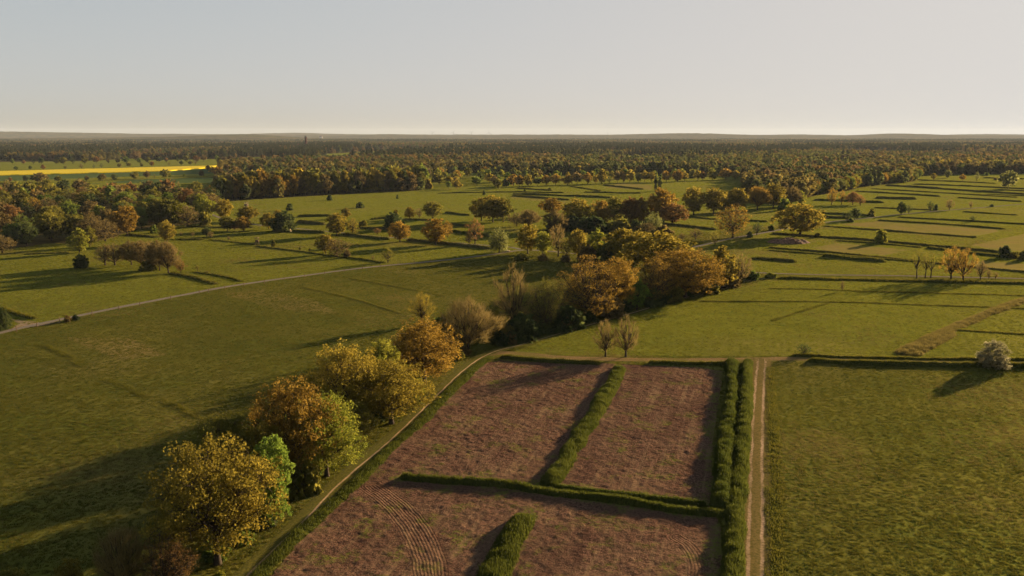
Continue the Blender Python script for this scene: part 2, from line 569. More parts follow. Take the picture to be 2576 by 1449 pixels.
ribbon('footpath', FOOTPATH, 3.6, M['footpath'], .060, 'narrow grassy footpath with one bare line along the tree row')
ribbon('grassy_track', CROSS, 4.6, M['cross'], .052, 'brown grassy track along the upper end of the ploughed field')
ribbon('dirt_track', DIRT, 5.2, M['dirt'], .072, 'straight sandy dirt track with two ruts beside the ploughed field', dip=.06)
ribbon('gravel_road', GREY_ROAD, 3.6, M['gravel'], .075, 'pale grey gravel road crossing the meadows', 7, .06)
ribbon('field_lane', FIELD_LANE, 3.2, M['gravel'], .085, 'pale field lane running behind the ditches', 7, .06)
ribbon('gravel_road', RIGHT_ROAD, 3.0, M['gravel'], .08, 'grey road along the dark ditch by the gnarled trees', 7, .06)

def flat_sheet(name, poly, mat, zo, label, step, kind='structure', rough=0.0, attrs=None, skirt=0.0):
    x0, y0 = poly.min(0)
    x1, y1 = poly.max(0)
    xs, ys = np.arange(x0, x1 + step, step), np.arange(y0, y1 + step, step)
    X, Y = np.meshgrid(xs, ys)
    q = grid_quads(len(ys), len(xs))
    cx, cyy = X.ravel()[q].mean(1), Y.ravel()[q].mean(1)
    q = q[inside(poly, cx, cyy)]
    used = np.unique(q)
    remap = -np.ones(X.size, int)
    remap[used] = np.arange(len(used))
    x, y = X.ravel()[used], Y.ravel()[used]
    z = height(x, y) + zo + rough * vnoise(x / (step * 1.3), y / (step * 1.3), 6)
    q = remap[q]
    V = np.stack([x, y, z], 1)
    if skirt:
        e = np.concatenate([q[:, [0, 1]], q[:, [1, 2]], q[:, [2, 3]], q[:, [3, 0]]])
        key = np.sort(e, 1)
        _, idx, cnt = np.unique(key, axis=0, return_index=True, return_counts=True)
        e = e[idx[cnt == 1]]
        n0 = len(V)
        V = np.vstack([V, V - [0, 0, skirt]])
        q = np.vstack([q, np.stack([e[:, 0], e[:, 1], e[:, 1] + n0, e[:, 0] + n0], 1)[:, ::-1]])
    me = mesh_from(name, V, q, None, [mat], attrs, smooth=False)
    return link(name, me, label=label, kind=kind)

M['yard'] = plain_mat('yard_soil', (.13, .085, .05), (.20, .145, .10), .8)
flat_sheet('gravel_yard', SIDE_YARD, M['yard'], .05, 'bare brown lay-by beside the gravel road', 1.0)
M['rape'] = plain_mat('rapeseed_bloom', (.35, .265, .006), (.43, .33, .010), .25, .95, .5, .5)
flat_sheet('rapeseed_field', RAPE, M['rape'], 1.15, 'long strip of bright yellow rapeseed in bloom', 7.0, 'structure', .12, None, 1.2)

# ------------------------------------------------------------------ ploughed field
def plough_material():
    m, n, l = new_mat('ploughed_soil')
    g = n.new('ShaderNodeNewGeometry')
    P = g.outputs['Position']
    clod = noise(n, l, P, 1.75, 6, .72)
    fine = noise(n, l, P, 3.4, 4, .7)
    mid = ramp(n, l, noise(n, l, P, .11, 4, .6), .34, .66)
    c = mixc(n, l, ramp(n, l, clod, .42, .58), (.030, .017, .012), (.100, .052, .036))
    c = mixc(n, l, math_n(n, l, 'MULTIPLY', ramp(n, l, fine, .50, .68), .75), c, (.165, .108, .066))
    c = mixc(n, l, math_n(n, l, 'MULTIPLY', mid, .35), c, (.118, .074, .044))
    cv = n.new('ShaderNodeCombineXYZ')
    l.new(attr(n, 'row'), cv.inputs['X'])
    l.new(math_n(n, l, 'MULTIPLY', attr(n, 'lane'), .045), cv.inputs['Y'])
    streak = noise(n, l, cv.outputs[0], .75, 4, .7)
    c = mixc(n, l, math_n(n, l, 'MULTIPLY', ramp(n, l, streak, .50, .66), .40), c, (.165, .108, .060))
    c = mixc(n, l, math_n(n, l, 'MULTIPLY', ramp(n, l, streak, .46, .34), .45), c, (.034, .018, .013))
    damp = ramp(n, l, noise(n, l, P, .07, 3, .6), .42, .62)
    c = mixc(n, l, math_n(n, l, 'MULTIPLY', damp, .35), c, (.040, .020, .015))
    weed = math_n(n, l, 'ADD', attr(n, 'weed'), math_n(n, l, 'MULTIPLY', math_n(n, l, 'SUBTRACT', noise(n, l, P, .16, 5, .7), .505), 4.5))
    weed = math_n(n, l, 'MULTIPLY', ramp(n, l, weed, .0, .75), ramp(n, l, noise(n, l, P, 1.5, 3, .6), .36, .6))
    c = mixc(n, l, math_n(n, l, 'MULTIPLY', weed, .9), c, (.074, .080, .014))
    row = attr(n, 'row')
    wav = math_n(n, l, 'SINE', math_n(n, l, 'MULTIPLY', row, 2 * math.pi / .62))
    h = math_n(n, l, 'ADD', math_n(n, l, 'MULTIPLY', wav, attr(n, 'furrow')), math_n(n, l, 'MULTIPLY', clod, 3.2))
    h = math_n(n, l, 'ADD', h, math_n(n, l, 'MULTIPLY', fine, .6))
    d = n.new('ShaderNodeBsdfDiffuse')
    l.new(c, d.inputs['Color'])
    l.new(bump(n, l, h, .9, .10), d.inputs['Normal'])
    out(n, l, d.outputs[0])
    return m

M['plough'] = plough_material()

BANKS_NEAR = {   # picture lines of the strips of tall grass: line, width, height
    'middle': ([(1562, 926), (1545, 962), (1497, 1038), (1448, 1116), (1396, 1205), (1380, 1228)], 3.6, 1.05),
    'front': ([(1004, 1202), (1100, 1210), (1288, 1226), (1355, 1240), (1538, 1262), (1713, 1287), (1838, 1298)], 1.7, .9),
    'behind': ([(1370, 1220), (1438, 1235), (1613, 1254), (1763, 1269), (1776, 1276)], 1.5, .7),
    'inner': ([(1845, 912), (1838, 1000), (1830, 1087), (1815, 1240), (1808, 1284)], 3.4, 1.45),
    'outer': ([(1882, 912), (1876, 1000), (1869, 1087), (1856, 1250), (1850, 1300), (1842, 1460), (1840, 1500)], 3.0, 1.2),
    'lower': ([(1325, 1304), (1298, 1345), (1262, 1400), (1220, 1475)], 4.2, 1.0),
    'verge': ([(1936, 924), (1941, 1000), (1944, 1087), (1949, 1250), (1954, 1449), (1956, 1500)], 3.0, .20),
    'top': ([(1258, 899), (1300, 903), (1400, 911), (1510, 917)], 1.8, .85),
    'top_b': ([(1630, 915), (1720, 916), (1838, 919)], 1.8, .95),
    'edge': ([(1235, 896), (1195, 925), (1140, 980), (1060, 1062), (1000, 1112), (960, 1148), (930, 1180), (870, 1240), (800, 1300), (735, 1362), (640, 1460), (610, 1500)], 2.6, .40),
    'east': ([(2030, 911), (2182, 917), (2330, 920), (2576, 925), (2720, 928)], 2.4, 1.0),
    'north': ([(1990, 898), (2182, 900), (2350, 903), (2576, 908), (2720, 911)], 1.6, .6),
}
NEAR_LINES = {k: (gline(p, .7, 1), w, h) for k, (p, w, h) in BANKS_NEAR.items()}

def build_plough():
    step = .3
    s = PLOUGH @ ROW_DIR
    p = PLOUGH @ ROW_PERP
    S, Pp = np.meshgrid(np.arange(s.min(), s.max(), step), np.arange(p.min(), p.max(), step))
    X = S * ROW_DIR[0] + Pp * ROW_PERP[0]
    Y = S * ROW_DIR[1] + Pp * ROW_PERP[1]
    keep_q = grid_quads(*S.shape)
    cx, cyy = X.ravel()[keep_q].mean(1), Y.ravel()[keep_q].mean(1)
    rag = .25 * vnoise(cx / 1.1, cyy / 1.1, 55)
    keep_q = keep_q[inside(PLOUGH, cx + rag, cyy + rag) & (cyy > 86)]
    used = np.unique(keep_q)
    remap = -np.ones(S.size, int)
    remap[used] = np.arange(len(used))
    x, y, row, lane = X.ravel()[used], Y.ravel()[used], Pp.ravel()[used].copy(), S.ravel()[used]
    fur = np.clip(.35 * fbm(x, y, 14, 2, 61), .0, .25)
    # headland tracks where the tractor turned
    for arc, w, k in ((ARC_A, 3.1, .42), (ARC_B, 1.9, .38)):
        d, sd = dist_line(arc, x, y)
        inn = d < w
        row = np.where(inn, sd * 1.25 + .12 * vnoise(x / 2.0, y / 2.0, 3), row)
        fur = np.where(inn, k * np.clip(1.15 - (d / w) ** 3, .1, 1), fur)
    dh, sh = dist_line(NEAR_LINES['front'][0][::6], x, y)
    inn = (dh < 4.2) & (dh > 1.0)
    row = np.where(inn, dh, row)
    weed = np.zeros(len(x))
    for k, r in (('middle', 1.6), ('behind', 3.2), ('inner', 4.2), ('outer', 4.0), ('lower', 2.2), ('front', 1.6), ('edge', 1.4)):
        d, _ = dist_line(NEAR_LINES[k][0][::6], x, y)
        weed = np.maximum(weed, 1.0 * np.clip(1.2 - d / r, 0, 1))
    arcm = fur > .26
    z = height(x, y) + .03 + .085 * fbm(x, y, 1.0, 2, 71) + .05 * fbm(x, y, 5, 2, 72)
    z += fur * .022 * np.sin(row * 2 * np.pi / 1.24)
    me = mesh_from('ploughed_field', np.stack([x, y, z], 1), remap[keep_q], None, [M['plough']],
                   {'row': row, 'lane': lane, 'furrow': np.where(arcm, fur, .3 * fur), 'weed': weed}, smooth=True)
    link('ploughed_field', me, label='reddish brown ploughed field with tractor tracks and patches of weeds', kind='structure')

build_plough()

# ------------------------------------------------------------------ strips of tall grass on banks and ditches
def bank_material(name, ca, cb, bmp):
    m, n, l = new_mat(name)
    g = n.new('ShaderNodeNewGeometry')
    f = noise(n, l, g.outputs['Position'], 1.6, 4, .65)
    c = mixc(n, l, ramp(n, l, f, .35, .65), ca, cb)
    d = n.new('ShaderNodeBsdfDiffuse')
    t = n.new('ShaderNodeBsdfTranslucent')
    l.new(c, d.inputs['Color'])
    l.new(c, t.inputs['Color'])
    l.new(bump(n, l, f, bmp, .4), d.inputs['Normal'])
    mx = n.new('ShaderNodeMixShader')
    mx.inputs[0].default_value = .12
    l.new(d.outputs[0], mx.inputs[1])
    l.new(t.outputs[0], mx.inputs[2])
    out(n, l, mx.outputs[0])
    return m

M['bank'] = bank_material('grassy_bank', (.026, .034, .008), (.062, .063, .012), .9)
M['bank_brown'] = bank_material('reedy_bank', (.038, .038, .012), (.092, .076, .024), .9)

def make_blades(x, y, z, hgt, wid, rng, lean=.45):
    n = len(x)
    ang = rng.random(n) * 2 * np.pi
    la = rng.random(n) * 2 * np.pi
    ll = rng.random(n) * lean * hgt
    bx, by = np.cos(ang) * wid / 2, np.sin(ang) * wid / 2
    V = np.empty((n, 3, 3))
    V[:, 0] = np.stack([x - bx, y - by, z - .05], 1)
    V[:, 1] = np.stack([x + bx, y + by, z - .05], 1)
    V[:, 2] = np.stack([x + np.cos(la) * ll, y + np.sin(la) * ll, z + hgt], 1)
    return V.reshape(-1, 3), np.arange(3 * n).reshape(-1, 3)

def bank(line, w, h, label, mat='bank', blade='blade', dens=0.0, bl=.5, bw=.11, nx=9, seed=1, group=None):
    rng = np.random.default_rng(seed)
    line = np.asarray(line)
    d = np.gradient(line, axis=0)
    d /= np.hypot(d[:, 0], d[:, 1])[:, None] + 1e-9
    nrm = np.stack([-d[:, 1], d[:, 0]], 1)
    t = np.linspace(-1, 1, nx)
    n = len(line)
    step = np.hypot(*(line[1] - line[0]))
    k = np.arange(n) * step
    ww = w / 2 * (1 + .06 * vnoise(k / 2.3, k * 0 + seed, seed) + .20 * vnoise(k / 9, k * 0, seed + 2))
    hh = h * (1 + .08 * vnoise(k / 1.9, k * 0 + 7, seed + 1) + .26 * vnoise(k / 11.0, k * 0 + 7, seed + 4))
    ends = np.clip(np.minimum(np.arange(n), np.arange(n)[::-1]) * step / max(w * .5, .5), 0, 1) ** .5
    ww, hh = ww * (.55 + .45 * ends), hh * ends
    off = .10 * w * vnoise(k / 5.0, k * 0 + 1, seed + 9)
    X = line[:, None, 0] + nrm[:, None, 0] * (t[None] * ww[:, None] + off[:, None])
    Y = line[:, None, 1] + nrm[:, None, 1] * (t[None] * ww[:, None] + off[:, None])
    prof = (1 - np.abs(t) ** 2.6)[None]
    Z = hh[:, None] * prof * (1 + .16 * vnoise(X / .9, Y / .9, seed + 3))
    Z = height(X, Y) + Z - .12
    V = np.stack([X, Y, Z], 2).reshape(-1, 3)
    Q = grid_quads(n, nx)[:, ::-1]
    tone = np.full(len(V), .5)
    T = None
    tm = None
    if dens:
        L = n * step
        m = int(L * w * dens)
        r = rng.random(m) * (n - 1.001)
        c = rng.random(m) * (nx - 1.001)
        i, j = r.astype(int), c.astype(int)
        fr, fc = r - i, c - j
        G = V.reshape(n, nx, 3)
        P = (G[i, j] * ((1 - fr) * (1 - fc))[:, None] + G[i + 1, j] * (fr * (1 - fc))[:, None]
             + G[i, j + 1] * ((1 - fr) * fc)[:, None] + G[i + 1, j + 1] * (fr * fc)[:, None])
        P[:, :2] += rng.normal(0, .12, (m, 2))
        hb = bl * (.45 + rng.random(m)) * (1 + .4 * vnoise(P[:, 0] / 1.4, P[:, 1] / 1.4, seed))
        BV, T = make_blades(P[:, 0], P[:, 1], P[:, 2], hb, bw * (.6 + .8 * rng.random(m)), rng)
        tb = np.repeat(np.clip(.5 + .3 * vnoise(P[:, 0] / 1.8, P[:, 1] / 1.8, seed + 6) + rng.normal(0, .2, m), 0, 1), 3)
        T = T + len(V)
        V = np.vstack([V, BV])
        tone = np.concatenate([tone, tb])
        tm = np.ones(len(T), int)
    me = mesh_from('tall_grass', V, Q, T, [M[mat], M[blade]], {'tone': tone}, None, tm, smooth=True)
    return link('tall_grass', me, label=label, cat='tall grass', kind='stuff', group=group)

NEAR_LABEL = {
    'middle': ('lush strip of tall grass dividing the upper ploughed field', 'blade_lush', 90, .5),
    'front': ('long low strip of grass across the ploughed field', 'blade_lush', 90, .45),
    'behind': ('short grass strip just above the long one across the ploughed field', 'blade_lush', 90, .4),
    'inner': ('bushy grass bank on the field side of the dark ditch', 'blade_lush', 80, .6),
    'outer': ('bushy grass bank between the dark ditch and the dirt track', 'blade_lush', 80, .6),
    'lower': ('wide grass strip dividing the lower ploughed field', 'blade_lush', 90, .5),
    'verge': ('tall grass verge along the meadow side of the dirt track', 'blade', 40, .30),
    'top': ('dark grass bank at the upper end of the ploughed field', 'blade', 70, .4),
    'top_b': ('dark grass bank between grassy track and ploughed field near the ditch', 'blade', 70, .4),
    'edge': ('soft green grass verge between the footpath and the ploughed field', 'blade_lush', 60, .35),
    'east': ('shaded grass bank below the track beside the blossoming tree', 'blade', 50, .4),
    'north': ('low line of grass above the track leading to the blossoming tree', 'blade', 50, .35),
}
for s_, (k, (ln, w, h)) in enumerate(NEAR_LINES.items()):
    lab, bld, dn, bl = NEAR_LABEL[k]
    bank(ln, w, h, lab, 'bank', bld, dn, bl, .12, 9, 100 + s_)

FAR_DITCHES = [   # picture line, width, height
    ([(2072, 569), (2280, 585), (2460, 599)], 2.6, 1.3), ([(2207, 555), (2370, 564), (2532, 577)], 2.4, 1.0),
    ([(2257, 547), (2420, 556), (2620, 568)], 2.6, 1.2), ([(1940, 588), (2000, 592), (2107, 600), (2220, 609), (2322, 618), (2450, 630), (2620, 648)], 3.2, 1.7),
    ([(2100, 606), (2240, 617), (2320, 624)], 2.4, 1.0), ([(2330, 625), (2450, 640), (2620, 656)], 3.0, 1.4),
    ([(1932, 623), (2050, 633), (2207, 648), (2400, 668), (2620, 690)], 2.4, 1.2), ([(1932, 629), (2060, 640), (2200, 652), (2310, 660)], 2.2, 1.0),
    ([(2068, 645), (2120, 651), (2230, 661)], 4.5, 1.9), ([(1885, 652), (1940, 654), (2004, 659)], 4.5, 1.8),
    ([(2307, 453), (2507, 462)], 3, 1.4), ([(2295, 464), (2400, 467), (2520, 473), (2640, 479)], 3, 1.6), ([(2227, 467), (2330, 473), (2452, 482), (2600, 491)], 3.2, 2.0),
    ([(2190, 475), (2425, 489), (2560, 497)], 3, 1.2), ([(2150, 482), (2250, 487), (2367, 495)], 3, 1.5), ([(2200, 499), (2307, 502)], 4, 2.4),
    ([(2045, 504), (2130, 507), (2225, 511)], 3.5, 1.9), ([(2057, 537), (2202, 545)], 3, 1.5), ([(2060, 547), (2132, 550)], 3.5, 1.8),
    ([(2407, 498), (2572, 508)], 3, 1.3), ([(2420, 533), (2562, 542)], 2.4, 1.0), ([(2197, 523), (2345, 529)], 2.6, 1.2),
    ([(1955, 701), (2182, 706), (2420, 711), (2700, 717)], 4.2, 1.15),
    ([(2470, 448), (2620, 452)], 3, 1.5), ([(2510, 478), (2640, 484)], 3, 1.3), ([(2480, 489), (2640, 496)], 3, 1.0),
    ([(747, 546), (834, 544)], 3.5, 1.8), ([(747, 561), (819, 566)], 5.0, 3.0), ([(734, 583), (819, 588)], 3.6, 2.2), ([(864, 591), (981, 604)], 3.4, 2.0),
    ([(1024, 606), (1130, 615), (1236, 628)], 3.6, 2.2), ([(1124, 583), (1239, 596)], 4, 2.4), ([(1119, 536), (1181, 543)], 3, 1.5), ([(1014, 553), (1119, 556)], 3.2, 1.8),
    ([(930, 553), (985, 549)], 3.2, 1.8), ([(1130, 566), (1200, 572)], 3.6, 2.0), ([(900, 575), (980, 578)], 3.6, 2.0),
    ([(644, 619), (720, 628), (806, 640), (900, 652), (969, 663)], 2.4, .9), ([(525, 604), (600, 611), (644, 616)], 2.2, .7),
    ([(1288, 493), (1433, 504)], 3, 1.6), ([(1288, 489), (1420, 493), (1545, 499)], 3.2, 1.9), ([(1435, 469), (1513, 481)], 3, 1.2), ([(1518, 466), (1620, 477)], 3, 1.6),
    ([(1468, 484), (1613, 487)], 3, 1.5), ([(1100, 487), (1290, 483), (1420, 486)], 3, 1.3), ([(1665, 565), (1730, 571), (1803, 579)], 4, 2.2), ([(1733, 546), (1805, 553)], 3, 1.3),
    ([(1883, 556), (1932, 559)], 3, 1.3), ([(1300, 474), (1390, 480)], 3, 1.5), ([(1560, 508), (1660, 512)], 3, 1.6),
    ([(470, 570), (560, 574), (640, 572)], 3, 1.2), ([(318, 590), (400, 598)], 5, 1.4), ([(446, 603), (520, 604)], 4.0, 1.2), ([(60, 640), (180, 636)], 3, .8),
    ([(430, 688), (480, 696), (545, 716)], 3.4, 1.1), ([(490, 684), (560, 694), (610, 709)], 2.0, .7), ([(5, 777), (40, 790), (90, 802)], 2.6, .9),
]
far_label = 'dark line of tall grass along a ditch between meadow strips'
for s_, (p, w, h) in enumerate(FAR_DITCHES):
    g = gline(p, None, 1)
    dist = np.hypot(*g.mean(0))
    bank(resample(g, max(.9, dist / 420)), w * .95, h * (.72 if dist < 600 else .92), far_label, 'bank_brown' if s_ % 3 == 0 else 'bank', 'blade',
         (14 if dist < 420 else 7), .55, .22, 7, 300 + s_, 'ditch lines between the meadow strips')

ROUGH = [([(1932, 728), (2060, 729), (2182, 735), (2400, 738), (2640, 746)], 2.2, .45), ([(1760, 756), (1932, 760), (2092, 760), (2332, 767), (2620, 777)], 2.4, .5),
         ([(2395, 830), (2480, 835), (2640, 844)], 2.4, .6), ([(1940, 808), (2000, 790), (2050, 775), (2092, 760)], 2.0, .35),
         ([(760, 722), (900, 755), (1010, 790)], 1.6, .3), ([(880, 700), (1010, 722), (1120, 745)], 1.4, .25), ([(1200, 672), (1290, 690), (1400, 702)], 2, .3),
         ([(95, 868), (150, 885), (215, 922)], 2.6, .40), ([(260, 955), (320, 975), (370, 1000)], 2.6, .40), ([(410, 1008), (470, 1035), (520, 1060)], 2.4, .35)]
for s_, (p, w, h) in enumerate(ROUGH):
    bank(gline(p, .9, 1), w * .8, h * (.5 if s_ < 7 else .07), 'faint rough line of longer grass across the open meadow', 'bank', 'blade', 40, .4, .13, 7, 400 + s_, 'rough grass lines in the open meadow')
for s_, (p, w, h) in enumerate([([(2268, 893), (2330, 860), (2395, 826), (2470, 795), (2545, 765), (2620, 740)], 5.0, .55), ([(2300, 895), (2350, 870), (2400, 842)], 2.5, .5)]):
    bank(gline(p, .9, 1), w, h, ('broad rough strip of pale grass running away from the blossoming tree', 'short rough strip of grass joining the broad pale one')[s_], 'bank_brown', 'blade_dry', 40, .45, .13, 9, 420 + s_)

# ------------------------------------------------------------------ scattered stuff as instances
def scatter(name, pts, idx, rot, scl, protos, label, cat):
    coll = bpy.data.collections.new(name + '_kinds')
    for p in protos:
        coll.objects.link(p)
    me = mesh_from(name, pts)
    a = me.attributes.new('pick', 'INT', 'POINT')
    a.data.foreach_set('value', np.asarray(idx, np.int32))
    a = me.attributes.new('turn', 'FLOAT', 'POINT')
    a.data.foreach_set('value', np.asarray(rot, np.float32))
    a = me.attributes.new('size', 'FLOAT_VECTOR', 'POINT')
    a.data.foreach_set('vector', np.asarray(scl, np.float32).ravel())
    o = link(name, me, label=label, cat=cat, kind='stuff')
    ng = bpy.data.node_groups.new(name, 'GeometryNodeTree')
    ng.interface.new_socket('Geometry', in_out='INPUT', socket_type='NodeSocketGeometry')
    ng.interface.new_socket('Geometry', in_out='OUTPUT', socket_type='NodeSocketGeometry')
    n, l = ng.nodes, ng.links
    gi, go = n.new('NodeGroupInput'), n.new('NodeGroupOutput')
    ip = n.new('GeometryNodeInstanceOnPoints')
    ci = n.new('GeometryNodeCollectionInfo')
    ci.inputs['Collection'].default_value = coll
    ci.inputs['Separate Children'].default_value = True
    ci.inputs['Reset Children'].default_value = True
    def named(nm, typ):
        q = n.new('GeometryNodeInputNamedAttribute')
        q.data_type = typ
        q.inputs['Name'].default_value = nm
        return q.outputs['Attribute']
    cx = n.new('ShaderNodeCombineXYZ')
    l.new(named('turn', 'FLOAT'), cx.inputs['Z'])
    ip.inputs['Pick Instance'].default_value = True
    l.new(gi.outputs[0], ip.inputs['Points'])
    l.new(ci.outputs[0], ip.inputs['Instance'])
    l.new(named('pick', 'INT'), ip.inputs['Instance Index'])
    l.new(cx.outputs[0], ip.inputs['Rotation'])
    l.new(named('size', 'FLOAT_VECTOR'), ip.inputs['Scale'])
    l.new(ip.outputs[0], go.inputs[0])
    md = o.modifiers.new('scatter', 'NODES')
    md.node_group = ng
    return o

def tuft_proto(nb, spread, hgt, wid, mat, seed):
    rng = np.random.default_rng(seed)
    r = spread * np.sqrt(rng.random(nb))
    a = rng.random(nb) * 2 * np.pi
    V, T = make_blades(r * np.cos(a), r * np.sin(a), np.zeros(nb), hgt * (.4 + .8 * rng.random(nb)), wid * (.6 + .8 * rng.random(nb)), rng, .8)
    me = mesh_from('grass_tuft', V, None, T, [mat], {'tone': np.repeat(rng.random(nb), 3)})
    return bpy.data.objects.new('grass_tuft', me)

def build_meadow_grass(seed, n, y0, y1, power, grow, rows, label, blade):
    rng = np.random.default_rng(seed)
    y = y0 + (y1 - y0) * rng.random(n) ** power
    half = (y + 80) * math.tan(math.radians(34))
    x = (rng.random(n) * 2 - 1) * half
    ok = rng.random(n) < np.clip(half / min(half.max(), 170), .35, 1)
    x, y = x[ok], y[ok]
    ok = ~inside(PLOUGH, x, y) & ~inside(LEFT_WOOD, x, y) & inside(OPEN_LAND, x, y) & ~inside(RAPE, x, y)
    x, y = x[ok], y[ok]
    ok = np.ones(len(x), bool)
    for ln, w in rows:
        d, _ = dist_line(ln[::3], x, y)
        ok &= d > w
    for p in DRY[:5] + CROP:
        ok &= ~inside(p, x, y)
    x, y = x[ok], y[ok]
    patch = .6 * fbm(x, y, 2.6, 2, 91) + .4 * fbm(x, y, 9, 2, 92)
    along = x * ROW_PERP[0] + y * ROW_PERP[1]
    mown = .14 * np.sin(along * 2 * np.pi / 3.4 + .8 * vnoise(x / 30, y / 30, 17)) * (vnoise(x / 40, y / 40, 18) > -.3)
    s = (.55 + .3 * rng.random(len(x))) * np.clip(1 + .10 * patch + mown, .4, 1.7) * grow(y)
    scl = np.stack([s, s, s * np.where(y > 560, .42, np.clip(.82 - .25 * (y - 150) / 400, .5, .82))], 1)
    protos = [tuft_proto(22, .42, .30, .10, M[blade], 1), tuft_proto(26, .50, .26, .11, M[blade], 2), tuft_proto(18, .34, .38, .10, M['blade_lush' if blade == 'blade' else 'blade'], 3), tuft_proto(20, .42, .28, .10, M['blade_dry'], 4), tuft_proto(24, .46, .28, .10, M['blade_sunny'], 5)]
    dry = fbm(x, y, 30, 3, 40) + rng.normal(0, .35, len(x))
    idx = np.where(dry > .75, 3, np.where(rng.random(len(x)) < .15, 2, rng.integers(0, 2, len(x))))
    idx = np.where(in_sun_painted(x, y) & (idx < 3) & (rng.random(len(x)) < .8), 4, idx)  # most tufts here take the blades with sunlight in their colour
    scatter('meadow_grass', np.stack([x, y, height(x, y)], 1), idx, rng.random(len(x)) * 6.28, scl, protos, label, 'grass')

build_meadow_grass(5, 560000, 84, 560, 1.25, lambda y: 1 + .9 * np.clip((y - 200) / 360, 0, 1),
                   [(FOOTPATH, 1.7), (CROSS, 2.0), (DIRT, 2.5), (GREY_ROAD[:150], 2.2), (FIELD_LANE, 2.4), (RIGHT_ROAD, 2.2)], 'rough green grass growing over the near meadows', 'blade')
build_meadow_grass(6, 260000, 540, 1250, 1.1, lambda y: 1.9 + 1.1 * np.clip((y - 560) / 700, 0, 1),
                   [(GREY_ROAD[100:], 5.0), (FIELD_LANE, 5.0)], 'farther meadow grass with sunlight painted into its colour', 'blade_sunny')

# ------------------------------------------------------------------ trees
def envelope(shape, t):
    if shape in ('oak', 'brownoak', 'maple'):
        return np.sin(np.pi * np.clip(t, 0, 1) ** .85) ** .55
    if shape in ('tall', 'bare', 'twiggy'):
        return np.sin(np.pi * np.clip(t, 0, 1) ** .8) ** .75
    if shape == 'poplar':
        return np.sin(np.pi * np.clip(t * .96 + .02, 0, 1) ** .6) ** .6
    if shape in ('round', 'bush', 'blossom'):
        return np.sin(np.pi * np.clip(t * .85 + .15, 0, 1) ** .75) ** .5
    if shape == 'young':
        return (1 - t) ** .8 * .95 + .05
    return np.sin(np.pi * np.clip(t, 0, 1)) ** .6

SHAPES = {   # height, crown radius, bare stem share, clumps, clump radius (share of crown radius), interior share, trunk radius share
    'oak':      (12.0, 5.6, .25, 62, .30, .45, .030), 'maple': (12.0, 4.4, .12, 70, .24, .5, .020),
    'tall':     (12.0, 3.9, .14, 48, .32, .45, .020), 'brownoak': (12.0, 5.6, .17, 62, .27, .25, .032),
    'bare':     (12.0, 4.2, .17, 44, .24, .3, .025), 'twiggy': (12.0, 5.4, .20, 66, .24, .35, .026),
    'gnarled':  (12.0, 4.6, .32, 16, .24, .3, .032), 'willow': (10.0, 4.2, .20, 40, .26, .4, .030),
    'poplar':   (16.0, 2.0, .06, 46, .42, .3, .018), 'round': (8.0, 4.6, .02, 70, .26, .5, .025),
    'bush':     (4.0, 2.4, .02, 34, .34, .3, .020), 'blossom': (8.0, 4.6, .08, 60, .24, .3, .030),
    'young':    (5.0, 1.5, .06, 30, .45, .1, .015),
}
LOD = {'near': (460, .145), 'mid': (90, .42), 'far': (16, 1.15)}    # leaf pieces per clump, piece size in metres

def rand_dirs(n, rng):
    v = rng.normal(size=(n, 3))
    return v / np.linalg.norm(v, axis=1, keepdims=True)

def leaf_quads(P, Nn, S, rng, aspect=.62):
    r = rand_dirs(len(P), rng)
    a = np.cross(Nn, r)
    a /= np.linalg.norm(a, axis=1, keepdims=True) + 1e-9
    b = np.cross(Nn, a)
    S = S[:, None]
    V = np.stack([P + a * S, P + b * S * aspect, P - a * S, P - b * S * aspect], 1)
    return V.reshape(-1, 3), np.arange(4 * len(P)).reshape(-1, 4)

def twig_ribbons(A, B, w, rng):
    d = B - A
    s = np.cross(d, rand_dirs(len(A), rng))
    s *= (w / (np.linalg.norm(s, axis=1) + 1e-9))[:, None]
    mid = (A + B) / 2 + rng.normal(0, .06, A.shape) * np.linalg.norm(d, axis=1, keepdims=True)
    V = np.stack([A - s, A + s, mid + s * .7, mid - s * .7, B + s * .3, B - s * .3], 1)
    k = np.arange(len(A))[:, None] * 6
    Q = np.concatenate([k + [0, 1, 2, 3], k + [3, 2, 4, 5]], 0)
    return V.reshape(-1, 3), Q

def bezier(a, b, c, n):
    t = np.linspace(0, 1, n)[:, None]
    return a * (1 - t) ** 2 + 2 * b * t * (1 - t) + c * t * t

